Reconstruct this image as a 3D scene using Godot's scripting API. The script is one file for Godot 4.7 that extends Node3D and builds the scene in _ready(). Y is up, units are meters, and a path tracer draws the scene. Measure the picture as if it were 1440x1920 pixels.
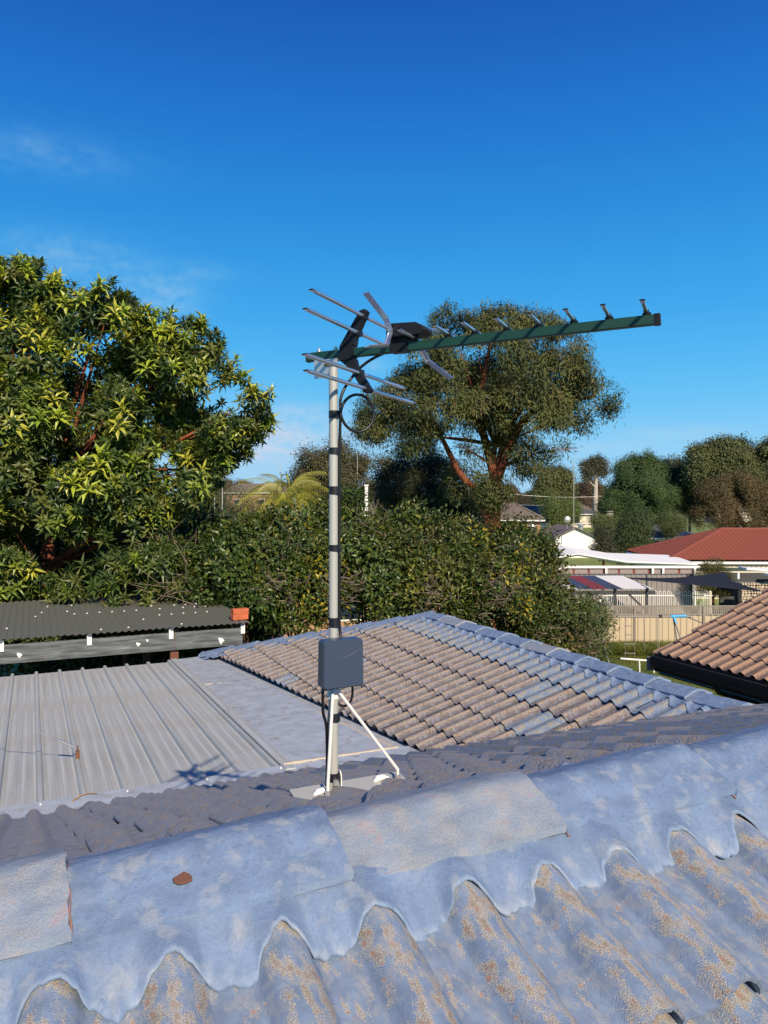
extends Node3D
# A rooftop with a television antenna, looking over a suburb on a clear winter day.
# World axes: x right, y up, -z away from the viewer; metres; the lawn beyond the yard lies at y = 0.

const UPV := Vector3.UP
const RIDGE := 4.38          # height of the main ridge above the base of the house
const TURN := 24.5           # the house stands turned by this many degrees
const GA := 0.345            # how far one tile course lies below the next, along the slope
const TW := 0.31             # tile cover width: two rolls
const TL := 0.412            # tile length

var M := {}                  # materials
var taken := {}              # names in use at the top level
var HF := Transform3D(Basis(Vector3.UP, deg_to_rad(24.5)), Vector3(0.206, 1.5, -1.495))   # frame of the house, at its base


class MB:
	var v := PackedVector3Array()
	var n := PackedVector3Array()
	var uv := PackedVector2Array()
	var c := PackedColorArray()
	var col := Color.WHITE

	func put(p: Vector3, nn: Vector3, t: Vector2) -> void:
		v.append(p)
		n.append(nn)
		uv.append(t)
		c.append(col)

	# corners run anticlockwise as seen from outside
	func quad(a: Vector3, b: Vector3, d: Vector3, e: Vector3) -> void:
		var nn := (b - a).cross(e - a)
		if nn.length_squared() < 1e-16:
			nn = (d - b).cross(e - b)
		nn = nn.normalized()
		var w := a.distance_to(b)
		var h := a.distance_to(e)
		put(a, nn, Vector2(0, 0)); put(d, nn, Vector2(w, h)); put(b, nn, Vector2(w, 0))
		put(a, nn, Vector2(0, 0)); put(e, nn, Vector2(0, h)); put(d, nn, Vector2(w, h))

	func tri(a: Vector3, b: Vector3, d: Vector3) -> void:
		var nn := (b - a).cross(d - a).normalized()
		put(a, nn, Vector2(a.x, a.z)); put(d, nn, Vector2(d.x, d.z)); put(b, nn, Vector2(b.x, b.z))

	func box(at: Vector3, size: Vector3, b := Basis()) -> void:
		var x := b.x * size.x * 0.5
		var y := b.y * size.y * 0.5
		var z := b.z * size.z * 0.5
		quad(at - x - y + z, at + x - y + z, at + x + y + z, at - x + y + z)
		quad(at + x - y - z, at - x - y - z, at - x + y - z, at + x + y - z)
		quad(at + x - y + z, at + x - y - z, at + x + y - z, at + x + y + z)
		quad(at - x - y - z, at - x - y + z, at - x + y + z, at - x + y - z)
		quad(at - x + y + z, at + x + y + z, at + x + y - z, at - x + y - z)
		quad(at - x - y - z, at + x - y - z, at + x - y + z, at - x - y + z)

	# box between two points, w wide sideways and h high
	func bar(a: Vector3, b: Vector3, w: float, h: float, up := Vector3.UP) -> void:
		var z := (b - a).normalized()
		var x := up.cross(z)
		if x.length() < 0.01:
			x = Vector3.RIGHT.cross(z)
		x = x.normalized()
		box((a + b) * 0.5, Vector3(w, h, a.distance_to(b)), Basis(x, z.cross(x), z))

	func tube(pts: PackedVector3Array, radii: PackedFloat32Array, sides := 8, caps := true, squash := 1.0) -> void:
		var dir := (pts[1] - pts[0]).normalized()
		var side := dir.cross(Vector3.UP)
		if side.length() < 0.05:
			side = dir.cross(Vector3.RIGHT)
		side = side.normalized()
		var rings := []
		var norms := []
		var along := 0.0
		var lens := []
		for i in pts.size():
			var d := dir
			if i == 0:
				d = (pts[1] - pts[0]).normalized()
			elif i == pts.size() - 1:
				d = (pts[i] - pts[i - 1]).normalized()
			else:
				d = ((pts[i + 1] - pts[i]).normalized() + (pts[i] - pts[i - 1]).normalized()).normalized()
			side = (side - d * side.dot(d)).normalized()
			var other := d.cross(side)
			var r: float = radii[mini(i, radii.size() - 1)]
			var ring := PackedVector3Array()
			var nr := PackedVector3Array()
			for k in sides + 1:
				var a := TAU * k / sides
				var o := side * cos(a) + other * sin(a) * squash
				ring.append(pts[i] + o * r)
				nr.append((side * cos(a) + other * sin(a) / squash).normalized())
			rings.append(ring)
			norms.append(nr)
			if i > 0:
				along += pts[i].distance_to(pts[i - 1])
			lens.append(along)
		for i in pts.size() - 1:
			for k in sides:
				var u0 := float(k) / sides
				var u1 := float(k + 1) / sides
				var l0: float = lens[i]
				var l1: float = lens[i + 1]
				put(rings[i][k], norms[i][k], Vector2(u0, l0)); put(rings[i + 1][k + 1], norms[i + 1][k + 1], Vector2(u1, l1)); put(rings[i][k + 1], norms[i][k + 1], Vector2(u1, l0))
				put(rings[i][k], norms[i][k], Vector2(u0, l0)); put(rings[i + 1][k], norms[i + 1][k], Vector2(u0, l1)); put(rings[i + 1][k + 1], norms[i + 1][k + 1], Vector2(u1, l1))
		if caps:
			var e := pts.size() - 1
			var d0 := (pts[0] - pts[1]).normalized()
			var d1 := (pts[e] - pts[e - 1]).normalized()
			for k in sides:
				put(pts[0], d0, Vector2()); put(rings[0][k], d0, Vector2()); put(rings[0][k + 1], d0, Vector2())
				put(pts[e], d1, Vector2()); put(rings[e][k + 1], d1, Vector2()); put(rings[e][k], d1, Vector2())

	# smooth sheet through f(u, v), u and v from 0 to 1
	func grid(f: Callable, nu: int, nv: int, uvs := Vector2.ONE) -> void:
		var p := []
		for j in nv + 1:
			var row := PackedVector3Array()
			for i in nu + 1:
				row.append(f.call(float(i) / nu, float(j) / nv))
			p.append(row)
		var q := []
		for j in nv + 1:
			var row := PackedVector3Array()
			for i in nu + 1:
				var du: Vector3 = p[j][mini(i + 1, nu)] - p[j][maxi(i - 1, 0)]
				var dv: Vector3 = p[mini(j + 1, nv)][i] - p[maxi(j - 1, 0)][i]
				row.append(du.cross(dv).normalized())
			q.append(row)
		for j in nv:
			for i in nu:
				var t00 := Vector2(float(i) / nu, float(j) / nv) * uvs
				var t11 := Vector2(float(i + 1) / nu, float(j + 1) / nv) * uvs
				var t10 := Vector2(t11.x, t00.y)
				var t01 := Vector2(t00.x, t11.y)
				put(p[j][i], q[j][i], t00); put(p[j + 1][i + 1], q[j + 1][i + 1], t11); put(p[j][i + 1], q[j][i + 1], t10)
				put(p[j][i], q[j][i], t00); put(p[j + 1][i], q[j + 1][i], t01); put(p[j + 1][i + 1], q[j + 1][i + 1], t11)

	# convex outline (anticlockwise in the plane x, y of b) pushed out along b.z with bevelled rims
	func slab(poly: PackedVector2Array, at: Vector3, b: Basis, depth: float, bevel := 0.0) -> void:
		var mid := Vector2.ZERO
		for q in poly:
			mid += q / poly.size()
		var rings := []
		var levels := [[bevel, 0.0], [0.0, bevel], [0.0, depth - bevel], [bevel, depth]] if bevel > 0.0 else [[0.0, 0.0], [0.0, depth]]
		for l in levels:
			var ring := PackedVector3Array()
			for q in poly:
				var w: Vector2 = q
				if l[0] > 0.0:
					w = q - (q - mid).normalized() * float(l[0])
				ring.append(at + b.x * w.x + b.y * w.y + b.z * float(l[1]))
			rings.append(ring)
		var m := poly.size()
		for r in rings.size() - 1:
			for k in m:
				var k1 := (k + 1) % m
				quad(rings[r][k], rings[r][k1], rings[r + 1][k1], rings[r + 1][k])
		for k in range(1, m - 1):
			tri(rings[-1][0], rings[-1][k], rings[-1][k + 1])
			tri(rings[0][0], rings[0][k + 1], rings[0][k])

	func add(o: MB, t: Transform3D) -> void:
		for i in o.v.size():
			v.append(t * o.v[i])
			n.append((t.basis * o.n[i]).normalized())
			uv.append(o.uv[i])
			c.append(o.c[i])

	# what lies on the side of the plane to which normal pn points
	func clipped(p0: Vector3, pn: Vector3) -> MB:
		var out := MB.new()
		for t in range(0, v.size(), 3):
			var d := [(v[t] - p0).dot(pn), (v[t + 1] - p0).dot(pn), (v[t + 2] - p0).dot(pn)]
			if d[0] >= 0 and d[1] >= 0 and d[2] >= 0:
				for k in 3:
					out.v.append(v[t + k]); out.n.append(n[t + k]); out.uv.append(uv[t + k]); out.c.append(c[t + k])
				continue
			if d[0] < 0 and d[1] < 0 and d[2] < 0:
				continue
			var pv := []
			for k in 3:
				var k1 := (k + 1) % 3
				var da: float = d[k]
				var db: float = d[k1]
				if da >= 0:
					pv.append([v[t + k], n[t + k], uv[t + k]])
				if (da >= 0) != (db >= 0):
					var f := da / (da - db)
					pv.append([v[t + k].lerp(v[t + k1], f), n[t + k].lerp(n[t + k1], f), uv[t + k].lerp(uv[t + k1], f)])
			for k in range(1, pv.size() - 1):
				for e in [pv[0], pv[k], pv[k + 1]]:
					out.v.append(e[0]); out.n.append(e[1]); out.uv.append(e[2]); out.c.append(Color.WHITE)
		return out

	func inside(p0: Vector3, pn: Vector3) -> int:   # 1 wholly inside, -1 wholly outside, 0 cut
		var any_in := false
		var any_out := false
		for p in v:
			if (p - p0).dot(pn) >= 0:
				any_in = true
			else:
				any_out = true
		return 0 if any_in and any_out else (1 if any_in else -1)

	func mesh() -> ArrayMesh:
		var a := []
		a.resize(Mesh.ARRAY_MAX)
		a[Mesh.ARRAY_VERTEX] = v
		a[Mesh.ARRAY_NORMAL] = n
		a[Mesh.ARRAY_TEX_UV] = uv
		a[Mesh.ARRAY_COLOR] = c
		var m := ArrayMesh.new()
		m.add_surface_from_arrays(Mesh.PRIMITIVE_TRIANGLES, a)
		return m


# ---------------------------------------------------------------- naming

func numbered(called: String) -> String:
	if not taken.has(called):
		taken[called] = 0
		return called
	taken[called] += 1
	return "%s_%03d" % [called, taken[called]]


func tag(o: Node3D, label: String, category: String, group := "") -> void:
	o.set_meta("label", label)
	o.set_meta("category", category)
	if group:
		o.set_meta("group", group)


func thing(called: String, label: String, category: String, at := Transform3D(), group := "") -> Node3D:
	var o := Node3D.new()
	o.name = numbered(called)
	add_child(o)
	o.transform = at
	tag(o, label, category, group)
	return o


func part(called: String, mesh: Mesh, m: Material, parent: Node3D, at := Transform3D()) -> MeshInstance3D:
	var o := MeshInstance3D.new()
	o.name = numbered(called) if parent == self else called
	o.mesh = mesh
	o.material_override = m
	parent.add_child(o, true)
	o.transform = at
	return o


func made(called: String, mb: MB, m: Material, parent: Node3D, at := Transform3D()) -> MeshInstance3D:
	return part(called, mb.mesh(), m, parent, at)


func lone(called: String, mb: MB, m: Material, label: String, category: String, at := Transform3D(), group := "") -> MeshInstance3D:
	var o := part(called, mb.mesh(), m, self, at)
	tag(o, label, category, group)
	return o


func stuff(o: Node3D) -> Node3D:
	o.set_meta("kind", "stuff")
	return o


func structure(called: String, mb: MB, m: Material, at := Transform3D()) -> MeshInstance3D:
	var o := part(called, mb.mesh(), m, self, at)
	o.set_meta("kind", "structure")
	return o


func at(x: float, y: float, z: float, turn := 0.0) -> Transform3D:
	return Transform3D(Basis(UPV, deg_to_rad(turn)), Vector3(x, y, z))


func house_at(x: float, y: float, z: float) -> Transform3D:   # a place in the frame of the house
	return HF * Transform3D(Basis(), Vector3(x, y, z))


# ---------------------------------------------------------------- materials

func lin(r: float, g: float, b: float) -> Color:
	return Color(r, g, b).linear_to_srgb()


func flat(called: String, c: Color, rough := 0.7, metal := 0.0) -> StandardMaterial3D:
	var m := StandardMaterial3D.new()
	m.resource_name = called
	m.albedo_color = c
	m.roughness = rough
	m.metallic = metal
	M[called] = m
	return m


func noise_bytes(seed_: int, freq: float, w: int, h: int, oct := 4, kind := FastNoiseLite.TYPE_SIMPLEX_SMOOTH, stretch := Vector2.ONE) -> PackedByteArray:
	var f := FastNoiseLite.new()
	f.seed = seed_
	f.noise_type = kind
	f.frequency = freq
	f.fractal_octaves = oct
	var im := f.get_seamless_image(int(w / stretch.x), int(h / stretch.y), false, false, 0.12)
	if stretch != Vector2.ONE:
		im.resize(w, h, Image.INTERPOLATE_BILINEAR)
	im.convert(Image.FORMAT_L8)
	return im.get_data()


func image_of(w: int, h: int, f: Callable) -> Image:
	var d := PackedByteArray()
	d.resize(w * h * 3)
	var k := 0
	for y in h:
		for x in w:
			var c: Vector3 = f.call(x, y, y * w + x)
			d[k] = clampi(int(c.x), 0, 255)
			d[k + 1] = clampi(int(c.y), 0, 255)
			d[k + 2] = clampi(int(c.z), 0, 255)
			k += 3
	return Image.create_from_data(w, h, false, Image.FORMAT_RGB8, d)


func grey_image(w: int, h: int, d: PackedByteArray) -> Image:
	return Image.create_from_data(w, h, false, Image.FORMAT_L8, d)


func textured(called: String, im: Image, bump: Image, bump_cm: float, rough := 0.75, scale := Vector3.ONE, world := false) -> StandardMaterial3D:
	var m := StandardMaterial3D.new()
	m.resource_name = called
	m.albedo_texture = ImageTexture.create_from_image(im)
	m.roughness = rough
	m.uv1_scale = scale
	if bump:
		m.heightmap_enabled = true
		m.heightmap_texture = ImageTexture.create_from_image(bump)
		m.heightmap_scale = bump_cm
	if world:
		m.uv1_triplanar = true
		m.uv1_world_triplanar = true
	M[called] = m
	return m


func tinted(called: String, from: StandardMaterial3D, tint: Color, shift: Vector3) -> StandardMaterial3D:
	var m: StandardMaterial3D = from.duplicate()
	m.resource_name = called
	m.albedo_color = tint
	m.uv1_offset = shift
	M[called] = m
	return m


static func smooth(a: float, b: float, x: float) -> float:
	var t := clampf((x - a) / (b - a), 0.0, 1.0)
	return t * t * (3.0 - 2.0 * t)


func roll_height(x: float) -> float:   # tile section: pan, roll, pan, roll
	var q := fposmod(x, TW * 0.5)
	if q < 0.070:
		return -0.003 * sin(PI * q / 0.070)
	return 0.036 * pow(maxf(sin(PI * (q - 0.070) / 0.085), 0.0), 0.66)


func make_materials() -> void:
	var S := 512
	var n1 := noise_bytes(11, 0.012, S, S, 5)
	var n2 := noise_bytes(12, 0.05, S, S, 4)
	var n3 := noise_bytes(13, 0.22, S, S, 2)
	var n4 := noise_bytes(14, 0.02, S, S, 4)
	var n5 := noise_bytes(15, 0.09, S, S, 3, FastNoiseLite.TYPE_CELLULAR)
	var streak := noise_bytes(16, 0.06, S, S, 3, FastNoiseLite.TYPE_SIMPLEX_SMOOTH, Vector2(1, 6))
	var worn_at := noise_bytes(18, 0.022, S, S, 5, FastNoiseLite.TYPE_SIMPLEX_SMOOTH, Vector2(1, 2))
	var crest := PackedFloat32Array()
	for x in S:
		crest.append(clampf(roll_height(float(x) / S * TW) / 0.036, 0.0, 1.0))

	var n6 := noise_bytes(17, 0.42, S, S, 2)
	var fine_grain := image_of(S, S, func(x: int, y: int, i: int):
		var k := n6[i] * 0.7 + n3[i] * 0.3
		return Vector3(k, k, k))

	# peeling blue grey roof paint, for ridge caps and their pointing
	var paint := image_of(S, S, func(x: int, y: int, i: int):
		var a := n1[i] / 255.0
		var b := n2[i] / 255.0
		var g := n3[i] / 255.0
		var c := Vector3(108, 128, 157) * (0.80 + 0.24 * a + 0.14 * b + 0.09 * g)
		c = c.lerp(Vector3(150, 160, 176), smooth(0.58, 0.78, n4[i] / 255.0) * 0.6)
		c = c.lerp(Vector3(84, 102, 132), smooth(0.60, 0.78, b) * 0.45)
		c = c.lerp(Vector3(172, 164, 152), smooth(0.62, 0.76, n4[i] / 255.0 * 0.5 + n6[i] / 255.0 * 0.5) * 0.6)
		return c)
	var grain := image_of(S, S, func(x: int, y: int, i: int):
		var k := n3[i] * 0.55 + n2[i] * 0.45
		return Vector3(k, k, k))
	textured("roof_paint", paint, grain, 0.14, 0.62, Vector3(1.6, 1.6, 1.6), true)
	var worn := image_of(S, S, func(x: int, y: int, i: int):
		var g := n3[i] / 255.0
		var c := Vector3(128, 142, 162) * (0.82 + 0.2 * n1[i] / 255.0 + 0.12 * g)
		c = c.lerp(Vector3(168, 160, 148) * (0.75 + 0.45 * n6[i] / 255.0), smooth(0.50, 0.62, n4[i] / 255.0 * 0.45 + n6[i] / 255.0 * 0.55) * 0.6)
		c = c.lerp(Vector3(172, 134, 130), smooth(0.66, 0.76, n1[i] / 255.0 * 0.7 + n2[i] / 255.0 * 0.3) * 0.4)
		return c)
	textured("worn_roof_paint", worn, grain, 0.20, 0.7, Vector3(1.6, 1.6, 1.6), true)

	# painted tiles of the slope nearest the viewer: paint worn off the rolls down to sandy concrete
	for k in 3:
		var s := k * 131
		var im := image_of(S, S, func(x: int, y: int, i: int):
			var j := ((y + s) % S) * S + (x + s * 2) % S
			var g := n6[j] / 255.0
			var e: float = crest[x]
			var c := Vector3(116, 134, 160) * (0.84 + 0.22 * n1[j] / 255.0 + 0.07 * g)
			c = c.lerp(Vector3(142, 146, 154), smooth(0.46, 0.70, n4[j] / 255.0) * 0.6)
			c = c.lerp(Vector3(100, 118, 150), smooth(0.50, 0.72, n2[j] / 255.0) * 0.35)
			# sandy grains where the paint has gone, thickest on the rolls
			var bare: float = worn_at[j] / 255.0 * 1.1 + n2[j] / 255.0 * 0.30 + e * 0.30 - 1.04
			var w := smooth(0.0, 0.05, bare + (g - 0.5) * 0.75)
			c = c.lerp(Vector3(192, 174, 148) * (0.60 + 0.70 * g), w * 0.8)
			c = c.lerp(Vector3(70, 66, 66), smooth(0.0, 0.05, bare + 0.02 + (0.40 - g) * 0.9) * 0.35)
			c = c.lerp(Vector3(176, 116, 90) * (0.7 + 0.5 * g), smooth(0.74, 0.80, n2[j] / 255.0 * 0.7 + worn_at[j] / 255.0 * 0.3) * 0.6)
			return c)
		textured("near_tile_%d" % k, im, fine_grain, 0.12, 0.72, Vector3(1, 1, 1))

	# weathered tiles: sandy lichen on the rolls, grey pans
	for k in 3:
		var s := k * 173 + 40
		var im := image_of(S, S, func(x: int, y: int, i: int):
			var j := ((y + s) % S) * S + (x + s * 3) % S
			var g := n3[j] / 255.0
			var e: float = crest[x]
			var c := Vector3(106, 103, 110) * (0.8 + 0.3 * n1[j] / 255.0 + 0.14 * g)
			var w := smooth(0.56, 0.66, n2[j] / 255.0 * 0.20 + n6[j] / 255.0 * 0.34 + e * 0.34 + n4[j] / 255.0 * 0.16)
			c = c.lerp(Vector3(194, 172, 146) * (0.62 + 0.6 * n6[j] / 255.0), w * 0.9)
			c = c.lerp(Vector3(124, 130, 144), smooth(0.56, 0.66, n1[j] / 255.0) * 0.5)
			c = c.lerp(Vector3(92, 74, 64), smooth(0.64, 0.74, n4[j] / 255.0) * 0.5)
			return c)
		textured("wing_tile_%d" % k, im, grain, 0.5, 0.8)
	M["wing_blue"] = tinted("wing_blue", M["near_tile_1"], Color(0.86, 0.88, 0.90), Vector3(0, 0.3, 0))

	# streaky tiles of the slope that falls away behind the ridge
	for k in 3:
		var s := k * 97 + 15
		var im := image_of(S, S, func(x: int, y: int, i: int):
			var j := ((y + s) % S) * S + (x + y / 2 + s * 2) % S
			var e: float = crest[x]
			var g := n3[j] / 255.0
			var t := streak[j] / 255.0
			var c := Vector3(154, 156, 165) * (0.74 + 0.34 * n1[j] / 255.0 + 0.1 * g)
			c = c.lerp(Vector3(176, 156, 136), smooth(0.54, 0.72, t * 0.62 + e * 0.22 + n4[j] / 255.0 * 0.22) * 0.85)
			c = c.lerp(Vector3(196, 192, 188), smooth(0.72, 0.80, t * 0.7 + g * 0.3) * 0.8)
			c = c.lerp(Vector3(132, 142, 160), smooth(0.50, 0.66, n1[j] / 255.0) * 0.6)
			return c)
		textured("far_tile_%d" % k, im, grain, 0.6, 0.8)

	# neighbour's tiles: brown
	for k in 2:
		var s := k * 211 + 70
		var im := image_of(S, S, func(x: int, y: int, i: int):
			var j := ((y + s) % S) * S + (x + s * 3) % S
			var g := n3[j] / 255.0
			var e: float = crest[x]
			var c := Vector3(104, 88, 84) * (0.78 + 0.3 * n1[j] / 255.0 + 0.16 * g)
			c = c.lerp(Vector3(190, 152, 122) * (0.66 + 0.5 * g), smooth(0.46, 0.62, n2[j] / 255.0 * 0.4 + g * 0.28 + e * 0.4 - 0.02) * 0.85)
			return c)
		textured("neighbour_tile_%d" % k, im, grain, 0.5, 0.85)

	# sheet metal, weathered
	var long := noise_bytes(19, 0.03, S, S, 4, FastNoiseLite.TYPE_SIMPLEX_SMOOTH, Vector2(1, 8))
	var metal := image_of(S, S, func(x: int, y: int, i: int):
		var t := long[i] / 255.0
		var c := Vector3(184, 188, 188) * (0.84 + 0.20 * t + 0.05 * n3[i] / 255.0)
		c = c.lerp(Vector3(172, 166, 156), smooth(0.50, 0.75, n1[i] / 255.0) * 0.3)
		return c)
	textured("deck_metal", metal, null, 0.05, 0.55, Vector3(1.7, 0.21, 1))
	M["deck_metal"].metallic = 0.1
	var flash := image_of(S, S, func(x: int, y: int, i: int):
		var c := Vector3(180, 188, 198) * (0.88 + 0.14 * n1[i] / 255.0 + 0.06 * n3[i] / 255.0)
		c = c.lerp(Vector3(164, 158, 150), smooth(0.62, 0.76, n4[i] / 255.0) * 0.5)
		c = c.lerp(Vector3(100, 84, 68), smooth(0.74, 0.80, n2[i] / 255.0 * 0.6 + n4[i] / 255.0 * 0.4) * 0.6)
		return c)
	textured("flashing_metal", flash, grain, 0.06, 0.5, Vector3(0.7, 0.7, 0.7), true)
	M["flashing_metal"].metallic = 0.15
	var seal := image_of(128, 128, func(x: int, y: int, i: int):
		var g := n3[y * S + x] / 255.0
		return Vector3(206, 194, 176) * (0.7 + 0.4 * g))
	textured("sealant", seal, null, 0.0, 0.85, Vector3(3, 3, 3), true)

	var wood := image_of(256, 256, func(x: int, y: int, i: int):
		var j: int = (x * 2) * S + (y * 2)
		var t := long[j] / 255.0
		return Vector3(98, 104, 108) * (0.45 + 0.75 * t + 0.2 * n3[y * S + x] / 255.0))
	textured("grey_timber", wood, null, 0.0, 0.85, Vector3(1.3, 1.3, 1.3), true)
	var brick := image_of(128, 128, func(x: int, y: int, i: int):
		var j: int = y * S + x
		return Vector3(196, 104, 68) * (0.72 + 0.25 * n1[j] / 255.0 + 0.25 * n3[j] / 255.0))
	textured("brick_clay", brick, grain, 0.3, 0.9, Vector3(4, 4, 4), true)
	var bark := image_of(256, 256, func(x: int, y: int, i: int):
		var j: int = y * S + x
		var c := Vector3(118, 84, 66) * (0.6 + 0.5 * streak[j] / 255.0 + 0.2 * n3[j] / 255.0)
		return c.lerp(Vector3(172, 116, 86), smooth(0.5, 0.7, n4[j] / 255.0) * 0.6))
	textured("bark", bark, grain, 1.5, 0.9, Vector3(0.8, 0.8, 0.8), true)
	tinted("red_bark", M["bark"], Color(1.0, 0.8, 0.68), Vector3(0.3, 0.2, 0))
	tinted("dark_bark", M["bark"], Color(0.62, 0.62, 0.6), Vector3(0.6, 0.1, 0))
	flat("pale_bark", lin(0.42, 0.38, 0.33), 0.85)
	var lawn := image_of(S, S, func(x: int, y: int, i: int):
		var c := Vector3(104, 122, 52) * (0.7 + 0.35 * n1[i] / 255.0 + 0.25 * n3[i] / 255.0)
		return c.lerp(Vector3(150, 138, 82), smooth(0.5, 0.7, n4[i] / 255.0) * 0.6))
	textured("lawn", lawn, null, 0.0, 0.95, Vector3(0.13, 0.13, 0.13), true)

	flat("underlay", lin(0.03, 0.03, 0.032), 0.9)
	flat("mortar_dark", lin(0.10, 0.09, 0.085), 0.9)
	flat("joint_red", lin(0.28, 0.155, 0.135), 0.9)
	flat("galvanised", lin(0.42, 0.425, 0.40), 0.45, 0.15)
	flat("aluminium", lin(0.66, 0.70, 0.76), 0.24, 0.88)
	flat("zinc", lin(0.55, 0.56, 0.56), 0.38, 0.7)
	flat("brass", lin(0.55, 0.36, 0.10), 0.35, 0.9)
	flat("boom_green", lin(0.006, 0.042, 0.030), 0.42)
	flat("black_plastic", lin(0.012, 0.013, 0.017), 0.42)
	M["black_plastic"].metallic_specular = 0.3
	flat("black_tape", lin(0.008, 0.009, 0.016), 0.45)
	flat("cable_black", lin(0.006, 0.006, 0.007), 0.4)
	flat("box_slate", lin(0.040, 0.058, 0.100), 0.38)
	flat("white_enamel", lin(0.72, 0.71, 0.69), 0.4)
	flat("silicone", lin(0.78, 0.78, 0.76), 0.5)
	flat("white_paint", lin(0.78, 0.77, 0.75), 0.6)
	flat("rust", lin(0.15, 0.065, 0.042), 0.9)
	flat("post_brown", lin(0.15, 0.055, 0.035), 0.7)
	flat("pergola_sheet", lin(0.13, 0.135, 0.115), 0.6, 0.1)
	flat("gutter_black", lin(0.012, 0.012, 0.012), 0.45)
	flat("fence_beige", lin(0.50, 0.41, 0.28), 0.6)
	flat("fence_taupe", lin(0.25, 0.22, 0.18), 0.6)
	flat("fence_grey", lin(0.24, 0.22, 0.21), 0.6)
	flat("terracotta", lin(0.20, 0.050, 0.030), 0.8)
	flat("roof_brown", lin(0.17, 0.135, 0.11), 0.8)
	flat("roof_grey", lin(0.095, 0.10, 0.12), 0.6)
	flat("brick_wall", lin(0.36, 0.21, 0.13), 0.85)
	flat("wall_white", lin(0.80, 0.79, 0.78), 0.7)
	flat("wall_cream", lin(0.62, 0.57, 0.47), 0.8)
	flat("solar_glass", lin(0.012, 0.02, 0.05), 0.12)
	flat("sail_navy", lin(0.010, 0.014, 0.028), 0.85)
	flat("trim_green", lin(0.06, 0.12, 0.09), 0.6)
	flat("panel_grey", lin(0.30, 0.25, 0.24), 0.8)
	flat("panel_red", lin(0.24, 0.06, 0.04), 0.7)
	flat("sheet_red", lin(0.25, 0.05, 0.05), 0.6)
	flat("sheet_blue", lin(0.06, 0.08, 0.15), 0.6)
	flat("charcoal_timber", lin(0.055, 0.058, 0.062), 0.8)
	flat("blue_plastic", lin(0.04, 0.38, 0.72), 0.5)
	flat("pole_timber", lin(0.10, 0.14, 0.11), 0.9)
	flat("grey_timber_plain", lin(0.22, 0.2, 0.18), 0.9)
	flat("firewood_end", lin(0.50, 0.42, 0.32), 0.9)
	flat("dead_leaf", lin(0.45, 0.25, 0.07), 0.7)
	flat("twig", lin(0.22, 0.17, 0.13), 0.9)
	flat("ridge_sand", lin(0.34, 0.30, 0.25), 0.85)
	var lf := flat("leaf", Color.WHITE, 0.42)
	lf.vertex_color_use_as_albedo = true
	lf.backlight_enabled = true
	lf.backlight = lin(0.35, 0.4, 0.2)
	var lm := flat("leaf_matt", Color.WHITE, 0.6)
	lm.vertex_color_use_as_albedo = true
	lm.backlight_enabled = true
	lm.backlight = lin(0.25, 0.28, 0.14)


# ---------------------------------------------------------------- sky

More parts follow.
